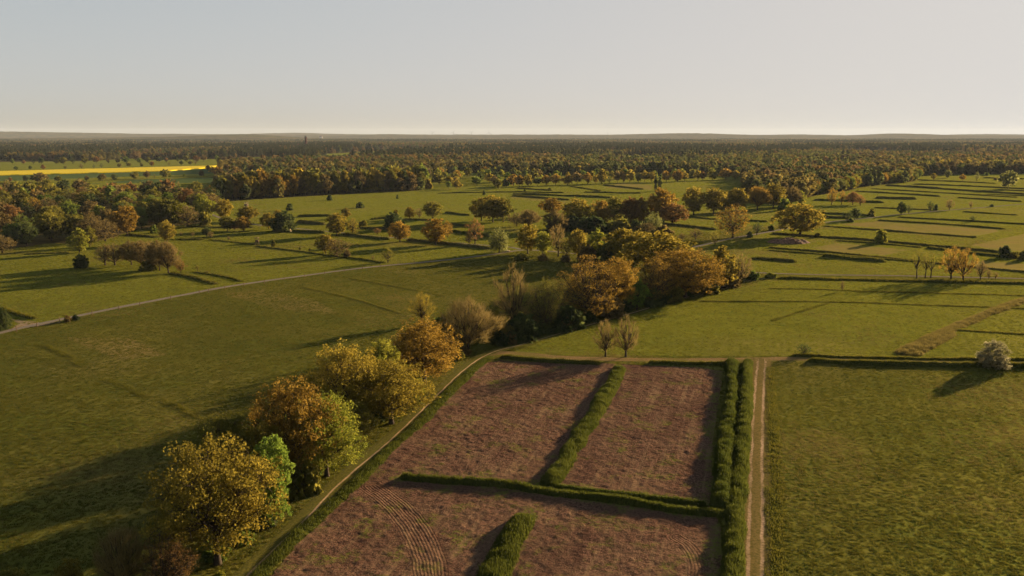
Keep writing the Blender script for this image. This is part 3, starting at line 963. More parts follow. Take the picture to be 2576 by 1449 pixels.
def grow_tree(shape, lod, seed):
    """one tree: a mesh of trunk and limbs, and a mesh of leaf sprays (or fine twigs) that fill the crown"""
    rng = np.random.default_rng(seed)
    h, R, cb, nc, rc, inner, tr = SHAPES[shape]
    per, ls = LOD[lod]
    if lod == 'far':
        nc = int(nc * .6)
    elif lod == 'near':
        nc = int(nc * 1.25)
    rc = rc * R
    z0, z1 = cb * h, h - rc * .45
    ph = rng.random(4) * 6.28
    C = []
    for _ in range(nc):
        best, bd = None, -1
        for _k in range(9):
            t = rng.random() ** .9
            a = rng.random() * 6.28
            lob = 1 + .20 * math.cos(2 * a + ph[0] + 2.0 * t) + .17 * math.cos(3 * a + ph[1] - 4 * t) + .12 * math.cos(5 * a + ph[2] + 7 * t)
            lo = .30 if shape in ('poplar', 'young') else .42
            rad = (R - rc * .55) * envelope(shape, t) * lob * math.sqrt(lo ** 2 + (1 - lo ** 2) * rng.random())
            if rng.random() < inner * .25:
                rad *= rng.random()
            p = np.array([rad * math.cos(a), rad * math.sin(a), z0 + (z1 - z0) * t])
            d = min((np.linalg.norm((p - q) * [1, 1, 1.2]) for q in C), default=9)
            if d > bd:
                best, bd = p, d
        C.append(best)
    C = np.array(C)
    # trunk and limbs
    W = MB()
    side = {'near': 7, 'mid': 5, 'far': 4}[lod]
    r0 = tr * h
    top = z0 + (z1 - z0) * (.75 if shape in ('poplar', 'young', 'bare', 'tall') else .42)
    lean = rng.normal(0, .03 if shape != 'gnarled' else .10, 2) * h
    nt = 7
    zz = np.linspace(-.35, top, nt)
    fr = np.clip(zz / top, 0, 1)
    TP = np.stack([lean[0] * fr ** 1.5 + rng.normal(0, .012 * h, nt) * fr, lean[1] * fr ** 1.5 + rng.normal(0, .012 * h, nt) * fr, zz], 1)
    TR = r0 * (1 - .72 * fr)
    TR[0] *= 1.45
    W.tube(TP, TR, side)
    def on_trunk(z):
        return np.array([np.interp(z, zz, TP[:, 0]), np.interp(z, zz, TP[:, 1]), z])
    nl = {'poplar': 10, 'young': 6, 'gnarled': 5}.get(shape, 8 if lod != 'far' else 5)
    ang = np.arctan2(C[:, 1], C[:, 0])
    key = np.stack([np.cos(ang), np.sin(ang), (C[:, 2] - z0) / (z1 - z0) * 1.6], 1)
    cen = key[rng.choice(len(C), nl, replace=False)]
    for _ in range(6):
        lab = np.argmin(((key[:, None] - cen[None]) ** 2).sum(2), 1)
        for k in range(nl):
            if (lab == k).any():
                cen[k] = key[lab == k].mean(0)
    for k in range(nl):
        G = C[lab == k]
        if not len(G):
            continue
        cg = G.mean(0)
        zs = min(max(z0 * .75 + .35 * max(cg[2] - z0, 0), z0 * .6), top)
        if shape in ('bare', 'twiggy', 'blossom'):
            zs = z0 * .5 + .28 * max(cg[2] - z0, 0)
        s = on_trunk(zs)
        e = s + (cg - s) * .82
        ctrl = s + (e - s) * np.array([.55, .55, .28 if shape != 'gnarled' else .7]) + rng.normal(0, .05 * R, 3)
        if shape in ('bare', 'twiggy'):
            ctrl = s + (e - s) * np.array([.62, .62, .42])
        L = bezier(s, ctrl, e, 6)
        rl = r0 * (.60 if shape in ('bare', 'twiggy', 'gnarled') else .48)
        LR = rl * np.linspace(1, .38, 6)
        W.tube(L, LR, max(side - 1, 3))
        for c in G:
            t = .35 + .6 * rng.random()
            i = int(t * 5)
            s2 = L[i]
            e2 = c
            m = (s2 + e2) / 2 + rng.normal(0, .06 * R, 3) + [0, 0, -.03 * h]
            W.tube(bezier(s2, m, e2, 4), np.linspace(LR[i] * .62, (.05 if lod == 'near' else .06) if shape in ('bare', 'twiggy', 'gnarled', 'brownoak') else (.02 if lod == 'near' else .04), 4), 4 if lod == 'near' else 3)
    bare = shape in ('bare', 'twiggy', 'gnarled')
    # crown
    K = MB()
    ct = np.clip(rng.normal(.5, .26, nc), 0, 1)
    if bare:
        nt_ = {'near': 34, 'mid': 24, 'far': 12}[lod]
        if shape == 'twiggy':
            nt_ = int(nt_ * 1.4)
        wd = {'near': .028, 'mid': .045, 'far': .08}[lod] * (.8 if shape == 'gnarled' else 1)
        for i, c in enumerate(C):
            outw = c - np.array([0, 0, z0 * .7])
            outw /= np.linalg.norm(outw) + 1e-9
            d = rand_dirs(nt_, rng) * .75 + outw + [0, 0, .35]
            d /= np.linalg.norm(d, axis=1, keepdims=True)
            A = c - outw * rc * .5 * rng.random((nt_, 1)) + rng.normal(0, .25 * rc, (nt_, 3))
            B = A + d * (rc * (.7 + .9 * rng.random((nt_, 1))))
            V, Q = twig_ribbons(A, B, wd * (.6 + .8 * rng.random(nt_)), rng)
            K.add(V, Q, a=np.clip(ct[i] + .2, 0, 1))
            nb = int(nt_ * {'bare': .3, 'twiggy': 2.4, 'gnarled': .4}[shape])
            P = A[rng.integers(0, nt_, nb)] * .3 + B[rng.integers(0, nt_, nb)] * .7 + rng.normal(0, rc * .18, (nb, 3))
            V, Q = leaf_quads(P, rand_dirs(nb, rng), ls * .46 * (.5 + .8 * rng.random(nb)), rng)
            K.add(V, Q, a=np.repeat(np.clip(ct[i] + rng.normal(.1, .2, nb), 0, 1), 4))
    elif shape == 'willow':
        for i, c in enumerate(C):
            m = int(per * .8)
            P = c + rng.normal(0, .42 * rc, (m, 3))
            drop = rng.random(m) ** 1.3 * min(c[2] * .75, 4.5)
            P[:, 2] -= drop
            P[:, :2] += c[:2] * .10 * (drop / 4)[:, None]
            Nn = rand_dirs(m, rng) * [1, 1, .15]
            Nn /= np.linalg.norm(Nn, axis=1, keepdims=True)
            S = ls * .8 * (.5 + .8 * rng.random(m))
            V, Q = leaf_quads(P, Nn, S, rng, .4)
            K.add(V, Q, a=np.repeat(np.clip(ct[i] + rng.normal(0, .2, m), 0, 1), 4))
    else:
        sub = {'near': 9, 'mid': 6, 'far': 4}[lod]
        den = {'brownoak': .62, 'blossom': .75, 'poplar': .8, 'bush': .7, 'round': 1.1, 'maple': .9}.get(shape, .95) * {'near': .66, 'mid': .8, 'far': 1.0}[lod]
        for i, c in enumerate(C):
            # every clump is a handful of sprays on the twig ends
            outw = c - np.array([0, 0, z0 + (z1 - z0) * .35])
            outw /= np.linalg.norm(outw) + 1e-9
            S0 = c + (rand_dirs(sub, rng) * (.35 + .75 * rng.random((sub, 1))) + .30 * outw) * rc * .85
            for q, s0 in enumerate(S0):
                m = int(per / sub * den * (.7 + .6 * rng.random()))
                dv = rand_dirs(m, rng)
                rr = rc * {'near': .40, 'mid': .46, 'far': .55}[lod] * (.75 + .5 * rng.random()) * (.35 + .65 * rng.random(m)) ** .6
                P = s0 + dv * rr[:, None] * [1, 1, .78]
                Nn = dv * .25 + rand_dirs(m, rng) * 1.0 + outw * .2 + [0, 0, .25]
                Nn /= np.linalg.norm(Nn, axis=1, keepdims=True)
                S = ls * (.45 + .75 * rng.random(m)) * (.62 if shape == 'brownoak' else 1)
                V, Q = leaf_quads(P, Nn, S, rng, .66)
                K.add(V, Q, a=np.repeat(np.clip(ct[i] + rng.normal(0, .16, m) + rng.normal(0, .10), 0, 1), 4))
            nt_ = {'near': 9, 'mid': 3, 'far': 0}[lod] * (2 if shape in ('brownoak', 'blossom') else 1)
            if nt_:
                B = c + rand_dirs(nt_, rng) * rc
                V, Q = twig_ribbons(np.repeat(c[None], nt_, 0), B, np.full(nt_, .03 if lod == 'near' else .05), rng)
                W.add(V, Q)
    name = shape + '_' + lod
    trunk = W.mesh(name + '_trunk', [M['bark']], smooth=True)
    crown = K.mesh(name + '_crown', [M['leaf_olive']])
    cv = np.vstack(K.V)
    hh = np.percentile(cv[:, 2], 99.5)
    ww = np.percentile(cv[:, :2], 99.6) - np.percentile(cv[:, :2], .4)
    return trunk, crown, hh, ww

PROTO = {}
VARIANTS = {('oak', 'near'): 4, ('tall', 'near'): 3, ('oak', 'mid'): 5, ('tall', 'mid'): 4, ('oak', 'far'): 4, ('tall', 'far'): 3, ('bush', 'mid'): 3,
            ('bare', 'mid'): 3, ('bare', 'near'): 2, ('twiggy', 'near'): 2, ('brownoak', 'near'): 2, ('brownoak', 'mid'): 2, ('twiggy', 'mid'): 2}
COUNT = {}

def proto(shape, lod):
    k = (shape, lod)
    nv = VARIANTS.get(k, 1 if shape not in ('gnarled',) else 3)
    c = COUNT.get(k, 0)
    COUNT[k] = c + 1
    kk = (shape, lod, c % nv)
    if kk not in PROTO:
        PROTO[kk] = grow_tree(shape, lod, sum(ord(ch) for ch in shape + lod) * 13 + (c % nv) * 101)
    return PROTO[kk]

_UNITS = ['', 'first', 'second', 'third', 'fourth', 'fifth', 'sixth', 'seventh', 'eighth', 'ninth', 'tenth', 'eleventh', 'twelfth', 'thirteenth', 'fourteenth', 'fifteenth', 'sixteenth', 'seventeenth', 'eighteenth', 'nineteenth']
_TENS = ['', '', 'twent', 'thirt', 'fort', 'fift', 'sixt', 'sevent', 'eight', 'ninet']

def ordinal(n):
    if n < 20:
        return _UNITS[n]
    t, u = divmod(n, 10)
    return _TENS[t] + ('ieth' if u == 0 else 'y-' + _UNITS[u])

ORD = [ordinal(i) for i in range(1, 100)]
TONE = {'olive': 'olive', 'brown': 'brown', 'green': 'green', 'orange': 'orange', 'dark': 'dark green', 'rust': 'rust brown', 'yellowgreen': 'yellow-green', 'golden': 'golden', 'pale': 'pale', 'bright': 'bright green', 'pine': 'dark'}
KIND_NAME = {'oak': 'oak_tree', 'brownoak': 'oak_tree', 'maple': 'maple_tree', 'tall': 'leafy_tree', 'bare': 'bare_tree', 'twiggy': 'twiggy_tree', 'gnarled': 'gnarled_tree',
             'willow': 'willow_tree', 'poplar': 'poplar_tree', 'round': 'round_tree', 'bush': 'bush', 'blossom': 'blossom_tree', 'young': 'young_tree'}
CATEGORY = {'bush': 'bush'}
TREE_SPOTS = []

def plant(x, y, h, w, shape, colour, label, group=None, lod=None, turn=None, name=None):
    dist = math.hypot(x, y)
    if lod is None:
        lod = 'near' if dist < 330 and h > 5.5 else ('mid' if dist < 800 else 'far')
        if shape in ('bush', 'young'):
            lod = 'mid' if dist < 600 else 'far'
    trunk, crown, h0, w0 = proto(shape, lod)
    root = bpy.data.objects.new(name or KIND_NAME[shape], None)
    COL.objects.link(root)
    root.empty_display_size = 1.0
    root.location = (x, y, float(height(x, y)) - .05)
    root.rotation_euler[2] = random.uniform(0, 6.28) if turn is None else turn
    root.scale = (w / w0, w / w0, h / h0)
    root['label'] = label
    root['category'] = CATEGORY.get(shape, 'tree')
    if group:
        root['group'] = group
    a = link('trunk', trunk, root)
    b = link('crown', crown, root)
    b.material_slots[0].link = 'OBJECT'
    b.material_slots[0].material = M['leaf_' + colour]
    TREE_SPOTS.append((x, y, w / 2))
    return root

def tree(u, vb, vt, w, shape, colour, label, group=None):
    x, y, s = unproject(u, vb)
    lo, hi = .2, 45.0
    for _ in range(30):
        h = (lo + hi) / 2
        if project(x, y, h)[1] > vt:
            lo = h
        else:
            hi = h
    k = (y * CP - (.55 * h - CAM_H) * SP) / (y * CP + CAM_H * SP)
    return plant(x, y, max(h, .6), w * s * k, shape, colour, label, group)

TREES = [
    # the row along the footpath, from the bottom of the picture upwards
    (30, 1535, 1436, 90, 'oak', 'olive', 'treetop peeping in at the bottom corner below the shaded meadow'),
    (182, 1520, 1409, 78, 'tall', 'golden', 'small golden treetop at the picture edge below the shaded meadow'),
    (310, 1500, 1330, 150, 'twiggy', 'brown', 'brown twiggy low tree beside the biggest oak, on its meadow side'),
    (420, 1500, 1335, 150, 'brownoak', 'rust', 'sparse rusty tree at the foot of the biggest oak'),
    (555, 1450, 1440, 30, 'bush', 'yellowgreen', 'small pale green bush under the biggest oak'),
    (548, 1420, 1115, 310, 'oak', 'golden', 'biggest golden oak with thick trunk beside the footpath'),
    (690, 1322, 1100, 122, 'maple', 'bright', 'bright green maple between the biggest oak and the orange-topped oak'),
    (575, 1262, 1045, 175, 'oak', 'olive', 'dull brownish oak behind the biggest oak and the maple'),
    (668, 1255, 1070, 150, 'oak', 'golden', 'golden tree half hidden behind the green maple'),
    (750, 1218, 960, 225, 'oak', 'orange', 'orange-topped oak behind the tall single-stemmed oak'),
    (822, 1197, 1000, 215, 'oak', 'yellowgreen', 'yellow-green oak with a clean reddish stem at the footpath'),
    (765, 1240, 1150, 90, 'bush', 'olive', 'low olive scrub at the foot of the single-stemmed oak'),
    (905, 1110, 1010, 110, 'tall', 'olive', 'low olive tree leaning over the footpath ditch'),
    (872, 1080, 870, 195, 'oak', 'golden', 'tall golden oak next to the lime green tree'),
    (985, 1066, 912, 235, 'oak', 'golden', 'wide golden oak spreading to the edge of the footpath'),
    (965, 1015, 862, 130, 'maple', 'yellowgreen', 'lime green tree between golden oak and orange oak'),
    (1068, 970, 808, 200, 'oak', 'orange', 'dense orange oak at the upper end of the near tree row'),
    (1040, 1030, 950, 80, 'tall', 'yellowgreen', 'small yellow-green tree at the footpath below the orange oak'),
    (1062, 816, 735, 66, 'bare', 'golden', 'thin sparse yellowish tree standing alone in the meadow edge'),
    (1112, 872, 800, 80, 'bush', 'green', 'dark green bush under the wide reddish brown tree'),
    (1178, 888, 748, 162, 'twiggy', 'brown', 'wide reddish brown twiggy tree at the bend of the footpath'),
    (1245, 862, 775, 80, 'tall', 'olive', 'dark olive tree beside the reddish brown twiggy tree'),
    (1292, 838, 664, 105, 'bare', 'brown', 'tall bare tree with wide forked limbs above the footpath bend'),
    (1310, 855, 790, 85, 'bush', 'dark', 'dark bush below the tall forked bare tree'),
    (1371, 838, 700, 92, 'brownoak', 'olive', 'slim olive tree with pale stem between bare tree and big brown oak'),
    (1425, 828, 770, 95, 'bush', 'dark', 'dark undergrowth bush left of the big brown oak trunk'.replace('left of', 'beside')),
    (1480, 805, 648, 205, 'brownoak', 'orange', 'big brown oak with broad fan of limbs in the tree belt'),
    (1550, 788, 652, 112, 'oak', 'orange', 'orange oak just behind the lime-coloured tree in the belt'),
    (1535, 798, 735, 70, 'bush', 'brown', 'low brown bush between the brown oak and the lime-coloured tree'),
    (1602, 780, 700, 60, 'tall', 'bright', 'small lime-coloured tree catching the sun in the belt'),
    (1648, 765, 650, 130, 'brownoak', 'orange', 'many-stemmed orange tree next to the lime-coloured tree'),
    (1640, 768, 722, 70, 'bush', 'dark', 'dark bush under the many-stemmed orange tree'),
    (1722, 746, 628, 210, 'oak', 'orange', 'largest orange oak of the belt with dark trunk'),
    (1685, 755, 712, 70, 'bush', 'olive', 'olive bush under the largest orange oak of the belt'),
    (1660, 705, 584, 170, 'oak', 'golden', 'golden oak rising behind the largest orange oak'),
    (1775, 735, 700, 70, 'bush', 'olive', 'olive undergrowth beyond the largest orange oak'),
    (1815, 727, 620, 76, 'tall', 'golden', 'golden round-topped tree near the end of the belt'),
    (1862, 716, 640, 62, 'bare', 'brown', 'brown thin tree at the very end of the belt'),
    (1838, 722, 690, 50, 'bush', 'brown', 'brown bush between the last two trees of the belt'),
    (1893, 706, 684, 34, 'bush', 'green', 'rounded green bush at the end of the tree belt'),
    (1938, 700, 687, 32, 'bush', 'yellowgreen', 'pale rounded bush at the start of the grey road'),
    # row along the gravel road
    (1256, 636, 574, 54, 'willow', 'pale', 'pale drooping willow at the gravel road'),
    (1328, 639, 567, 66, 'oak', 'golden', 'golden tree beside the junction of road and field lane'),
    (1366, 643, 584, 50, 'oak', 'yellowgreen', 'rounded green tree just behind the junction of the gravel road'),
    (1404, 646, 564, 58, 'bare', 'brown', 'pinkish brown bare tree beside the rounded green tree'),
    (1425, 650, 600, 46, 'brownoak', 'olive', 'thin olive tree next to the pinkish bare tree'),
    (1453, 652, 579, 56, 'oak', 'golden', 'golden-brown tree in the row behind the dark meadow shadow'),
    (1500, 655, 577, 52, 'tall', 'yellowgreen', 'yellow-green upright tree in the row along the gravel road'),
    (1478, 660, 618, 46, 'bush', 'brown', 'brown bush at the foot of the upright yellow-green tree'),
    (1560, 662, 577, 96, 'oak', 'golden', 'broad golden tree in the row along the gravel road'),
    (1535, 660, 610, 72, 'bush', 'dark', 'dark bush under the broad golden tree by the gravel road'),
    (1604, 664, 582, 74, 'oak', 'golden', 'golden tree at the end of the road row against the big oak'),
    # cluster in the middle of the meadows
    (1211, 556, 498, 62, 'oak', 'golden', 'first golden oak of the dark trio beside the green strip'),
    (1240, 559, 492, 64, 'oak', 'golden', 'middle golden oak of the dark trio'),
    (1266, 558, 497, 60, 'oak', 'olive', 'olive oak of the dark trio, nearest the wooded clump'),
    (1330, 575, 528, 60, 'twiggy', 'brown', 'brown low tree at the start of the wooded clump'),
    (1300, 570, 535, 44, 'brownoak', 'brown', 'small brown tree between the trio and the wooded clump'),
    (1388, 542, 500, 62, 'oak', 'orange', 'orange tree with spreading crown behind the wooded clump'),
    (1395, 583, 530, 60, 'twiggy', 'brown', 'brown shaded tree under the spreading orange tree'),
    (1450, 574, 501, 78, 'oak', 'golden', 'golden tree at the front of the wooded clump'),
    (1440, 580, 545, 56, 'bush', 'dark', 'dark bush below the golden tree of the clump'),
    (1510, 570, 505, 60, 'oak', 'orange', 'orange drooping tree of the wooded clump'),
    (1490, 585, 545, 70, 'bush', 'dark', 'dark undergrowth below the orange drooping tree'),
    (1545, 563, 496, 66, 'oak', 'olive', 'dark olive tree with a tall stem in the clump'),
    (1585, 565, 497, 58, 'oak', 'rust', 'rust-coloured tree beside the dark olive one'),
    (1560, 580, 552, 60, 'bush', 'olive', 'low olive bush in front of the dark olive tree'),
    (1612, 563, 497, 48, 'tall', 'orange', 'narrow orange tree in the middle of the clump'),
    (1662, 560, 476, 88, 'oak', 'orange', 'highest orange tree of the wooded clump'),
    (1692, 566, 513, 68, 'oak', 'rust', 'rusty tree with a clear trunk at the end of the clump'),
    (1642, 590, 535, 44, 'willow', 'pale', 'pale soft willow in front of the wooded clump'),
    (1625, 597, 560, 56, 'brownoak', 'brown', 'brown low tree beside the pale soft willow'),
    (1668, 594, 568, 50, 'bush', 'brown', 'brown bush in the shade before the rusty tree'),
    (1745, 541, 472, 70, 'oak', 'golden', 'first big golden oak of the row behind the lone oaks'),
    (1795, 538, 474, 66, 'oak', 'golden', 'second big golden oak of the row behind the lone oaks'),
    (1852, 532, 473, 62, 'oak', 'golden', 'separate rounded golden oak behind the lone orange oak'),
    (1824, 534, 495, 40, 'tall', 'golden', 'small golden tree squeezed between the rounded oaks'),
    (1905, 528, 470, 64, 'twiggy', 'orange', 'brownish orange tree beginning the wood at the striped fields'),
    (1945, 524, 463, 66, 'oak', 'golden', 'large golden brown tree at the corner of the wood by the striped fields'),
    (1990, 518, 470, 56, 'twiggy', 'brown', 'brown thin tree at the corner of the wood'),
    (1972, 529, 498, 32, 'bush', 'green', 'rounded green bush before the corner of the wood'),
    (2012, 517, 480, 30, 'tall', 'yellowgreen', 'yellow-green young tree at the corner of the wood'),
    (1843, 598, 516, 82, 'brownoak', 'orange', 'lone orange oak on the meadow beside the gravel road'),
    (2012, 593, 512, 112, 'oak', 'golden', 'big lone golden oak standing above the brown dung heap'),
    (1750, 602, 574, 38, 'bare', 'brown', 'small bare tree on the meadow between belt and lone orange oak'),
    (1715, 604, 585, 22, 'bare', 'brown', 'tiny bare tree near the shaded meadow corner'),
    (1798, 617, 580, 30, 'bare', 'olive', 'thin olive sapling at the edge of the gravel road'),
    (1904, 592, 557, 36, 'bare', 'dark', 'dark crooked small tree where the road passes the lone oaks'),
    (1886, 598, 583, 18, 'bush', 'dark', 'dark bush on the bank by the gravel road'),
    (1940, 580, 566, 16, 'bush', 'dark', 'dark small bush near the crooked small tree'),
    (1649, 481, 434, 11, 'poplar', 'dark', 'tallest slim dark poplar of the pair'),
    (1660, 481, 438, 12, 'poplar', 'dark', 'slightly shorter slim dark poplar of the pair'),
    # striped fields
    (2131, 557, 530, 28, 'bare', 'dark', 'thin dark tree at the bend of the road in the striped fields'),
    (2139, 559, 548, 14, 'bush', 'dark', 'small bush at the foot of the thin dark tree'),
    (2150, 553, 524, 29, 'oak', 'dark', 'dark round orchard tree beside the thin dark one'),
    (2193, 545, 524, 19, 'bush', 'olive', 'dark oval bush in the green strip of the striped fields'),
    (2267, 540, 508, 24, 'tall', 'dark', 'dark upright tree of a pair beside the road'),
    (2286, 538, 514, 20, 'bare', 'dark', 'thinner tree of the pair beside the road'),
    (2340, 532, 505, 24, 'bare', 'dark', 'slanting dark tree beside the road in the striped fields'),
    (2354, 529, 513, 13, 'bush', 'dark', 'dark bush beside the slanting tree'),
    (2388, 529, 500, 24, 'bare', 'brown', 'vase-shaped bare tree beside the road'),
    (2442, 524, 506, 12, 'bare', 'brown', 'tiny bare tree farther along the road'),
    (2495, 520, 513, 11, 'bush', 'dark', 'low dark bush on the road bank'),
    (2446, 558, 542, 17, 'bare', 'dark', 'little dark thorn tree in the middle of a green strip'),
    (2214, 613, 580, 33, 'bush', 'yellowgreen', 'pale yellow-green bush beside the double ditch'),
    (2057, 597, 585, 15, 'bush', 'olive', 'little olive bush near the big lone oak'),
    (2536, 475, 430, 47, 'oak', 'pale', 'grey-green spreading tree at the far side of the striped fields'),
    (2348, 453, 436, 15, 'tall', 'golden', 'small yellow tree before the dark wood edge'),
    (2384, 448, 428, 19, 'tall', 'pale', 'greyish small tree before the dark wood edge'),
    (2421, 455, 439, 16, 'oak', 'orange', 'small orange tree before the dark wood edge'),
    (2457, 455, 432, 18, 'bare', 'pale', 'pale thin tree before the dark wood edge'),
    (2482, 442, 434, 15, 'bush', 'green', 'green bush touching the dark wood edge'),
    (2504, 453, 447, 11, 'bush', 'brown', 'brown little bush close to the grey-green spreading tree'),
    (2092, 515, 473, 32, 'bare', 'orange', 'first bare pinkish tree beside the brown strip'),
    (2117, 515, 478, 24, 'bare', 'orange', 'slimmer bare pinkish tree beside the brown strip'),
    (2145, 515, 483, 42, 'twiggy', 'rust', 'pink hazy tree beside the brown strip'),
    (2164, 517, 490, 26, 'bare', 'rust', 'last thin pink tree beside the brown strip'),
    (2306, 701, 626, 40, 'gnarled', 'olive', 'gnarled leaning tree with twisted bare limbs at the grey road'),
    (2327, 701, 632, 34, 'gnarled', 'olive', 'second gnarled tree with twisted limbs at the grey road'),
    (2341, 701, 638, 44, 'gnarled', 'olive', 'leafier gnarled tree next to the twisted pair'),
    (2392, 702, 620, 60, 'bare', 'orange', 'tall orange-brown tree at the grey road'),
    (2422, 706, 625, 66, 'bare', 'orange', 'broad orange-brown tree with forked trunk at the grey road'),
    (2466, 703, 655, 36, 'bare', 'brown', 'small brown bare tree past the orange-brown pair'),
    (2487, 703, 678, 18, 'bare', 'brown', 'tiny bare tree at the grey road'),
    (2504, 703, 684, 15, 'bare', 'brown', 'thorny sapling at the grey road near the picture edge'),
    (2527, 648, 618, 30, 'bush', 'dark', 'dark shrub in the double ditch near the picture edge'),
    (2548, 650, 634, 22, 'bush', 'olive', 'low olive shrub beside the dark ditch shrub'),
    (2572, 655, 632, 26, 'bush', 'olive', 'olive shrub at the picture edge in the double ditch'),
    (2022, 896, 864, 37, 'bare', 'dark', 'small dark thorn bush casting a shadow on the grassy track'),
    (2495, 924, 858, 90, 'blossom', 'blossom', 'pale blossoming tree leaning over the track'),
    (1523, 897, 804, 64, 'bare', 'brown', 'slimmer of two bare trees by the grassy track'),
    (1574, 898, 793, 74, 'bare', 'brown', 'fuller of two bare trees by the grassy track'),
    (2118, 734, 706, 12, 'bare', 'brown', 'bare sapling in the meadow below the grey road'),
    # meadows beyond the gravel road
    (730, 529, 511, 19, 'bush', 'dark', 'round dark bush on the bank at the sunny meadow'),
    (830, 504, 488, 16, 'bush', 'dark', 'round dark bush before the dark wood front'),
    (906, 523, 507, 21, 'bush', 'dark', 'lone dark bush in the middle of the sunny meadow'),
    (871, 549, 523, 26, 'tall', 'golden', 'small golden tree at the edge of the sunny meadow'),
    (848, 594, 537, 64, 'oak', 'golden', 'large golden tree covering the field lane'),
    (887, 590, 548, 34, 'brownoak', 'golden', 'smaller golden tree leaning on the large one at the field lane'),
    (914, 573, 554, 27, 'bush', 'olive', 'olive bush behind the golden trees at the field lane'),
    (714, 582, 533, 66, 'round', 'dark', 'huge round dark tree with a sunlit edge'),
    (676, 577, 535, 42, 'oak', 'golden', 'golden tree beside the huge round dark tree'),
    (700, 560, 528, 30, 'oak', 'golden', 'golden crown behind the huge round dark tree'),
    (990, 578, 537, 54, 'round', 'dark', 'round dark tree behind an orange tree in the meadow'),
    (1006, 609, 558, 56, 'oak', 'orange', 'rounded orange tree beside the field lane'),
    (1096, 616, 551, 66, 'oak', 'orange', 'larger orange tree with many stems at the field lane'),
    (1126, 597, 555, 28, 'brownoak', 'orange', 'side crown behind the larger orange tree'),
    (1089, 551, 507, 56, 'oak', 'olive', 'flat-topped olive oak at the sunny meadow'),
    (1031, 550, 521, 33, 'tall', 'golden', 'golden tree near the flat-topped olive oak'),
    (1055, 550, 524, 20, 'bare', 'brown', 'bare thin tree beneath the flat-topped oak'),
    (996, 541, 527, 16, 'bush', 'golden', 'golden bush at the lower side of the sunny meadow'),
    (1195, 614, 548, 48, 'bare', 'rust', 'reddish bare tree beside the willow'),
    (1180, 616, 582, 26, 'bare', 'brown', 'leaning bare sapling beside the reddish bare tree'),
    (949, 590, 573, 20, 'bare', 'rust', 'small pinkish bare tree before the shaded strip'),
    (820, 640, 590, 46, 'oak', 'golden', 'bright golden tree of the pair on the meadow line'),
    (848, 646, 599, 62, 'brownoak', 'brown', 'brown umbrella-shaped tree of the pair on the meadow line'),
    (873, 648, 628, 20, 'bush', 'brown', 'brown shrub at the foot of the umbrella-shaped tree'),
    (976, 661, 624, 46, 'bare', 'olive', 'airy olive tree standing beside the gravel road'),
    (938, 655, 643, 10, 'bare', 'brown', 'tiny bare shrub on the meadow beside the airy tree'),
    (688, 620, 602, 12, 'young', 'olive', 'small pointed tree next to the deer stand'),
    (755, 629, 620, 6, 'young', 'olive', 'seedling tree along the meadow line'),
    (779, 632, 624, 6, 'young', 'olive', 'second seedling tree along the meadow line'),
    (265, 667, 614, 64, 'bare', 'brown', 'first brownish tree of the bare thicket by the meadow'),
    (289, 667, 611, 67, 'bare', 'brown', 'second brownish tree of the bare thicket'),
    (331, 667, 607, 64, 'twiggy', 'brown', 'thick-stemmed tree in the bare thicket'),
    (356, 674, 607, 70, 'twiggy', 'brown', 'fourth tree of the bare thicket, overgrown at its foot'),
    (380, 678, 606, 67, 'bare', 'brown', 'fifth tree of the bare thicket with slanting stems'),
    (402, 681, 606, 70, 'twiggy', 'brown', 'sixth tree of the bare thicket'),
    (424, 687, 609, 75, 'twiggy', 'brown', 'outermost tree of the bare thicket toward the gravel road'),
    (455, 686, 652, 36, 'bare', 'rust', 'low pink shrub tree at the end of the bare thicket'),
    (375, 681, 655, 40, 'bush', 'olive', 'olive undergrowth below the bare thicket'),
    (205, 673, 639, 36, 'round', 'dark', 'dark dense bush on the meadow before the bare thicket'),
    (497, 681, 665, 16, 'bare', 'olive', 'thin shrub beside the rough bank'),
    (522, 687, 677, 13, 'bare', 'olive', 'smaller thin shrub beside the rough bank'),
    (170, 810, 793, 19, 'bush', 'brown', 'brown bush at the gravel road edge'),
    (190, 805, 792, 20, 'bush', 'dark', 'dark bush touching the gravel road edge'),
    (6, 828, 772, 46, 'round', 'dark', 'dark shrub at the picture edge by the gravel lay-by'),
    # in front of the wood
    (37, 611, 563, 66, 'oak', 'green', 'fresh green tree at the front of the wood'),
    (6, 636, 590, 70, 'brownoak', 'brown', 'brown tree at the picture edge before the wood'),
    (200, 636, 574, 48, 'tall', 'yellowgreen', 'yellowish slender tree out on the meadow before the wood'),
    (226, 621, 570, 40, 'tall', 'olive', 'olive tree just behind the yellowish slender tree'),
    (130, 606, 533, 78, 'oak', 'olive', 'tall olive tree at the front of the wood'),
    (265, 607, 552, 74, 'brownoak', 'brown', 'brown hazy tree at the front of the wood'),
    (320, 592, 518, 68, 'oak', 'orange', 'orange-brown tree rising at the corner of the wood'),
    (357, 577, 521, 42, 'oak', 'green', 'green tree beside the rounded olive crowns'),
    (400, 573, 500, 74, 'oak', 'olive', 'first rounded olive crown at the wood corner'),
    (432, 572, 503, 74, 'oak', 'olive', 'second rounded olive crown at the wood corner'),
    (472, 570, 517, 68, 'brownoak', 'brown', 'brown spreading tree at the end of the wood'),
    (516, 569, 532, 34, 'bush', 'olive', 'low olive tree closing the end of the wood'),
    (421, 610, 556, 48, 'oak', 'golden', 'golden round tree alone on the meadow before the wood'),
    (387, 586, 566, 22, 'bush', 'green', 'green bush beside the lone golden round tree'),
    (564, 552, 502, 53, 'oak', 'golden', 'golden round tree where the lane leaves the wood'),
    (572, 581, 543, 46, 'oak', 'olive', 'dark olive tree below the golden round tree'),
    (613, 581, 545, 46, 'oak', 'orange', 'orange-tinged rounded tree before the golden ones'),
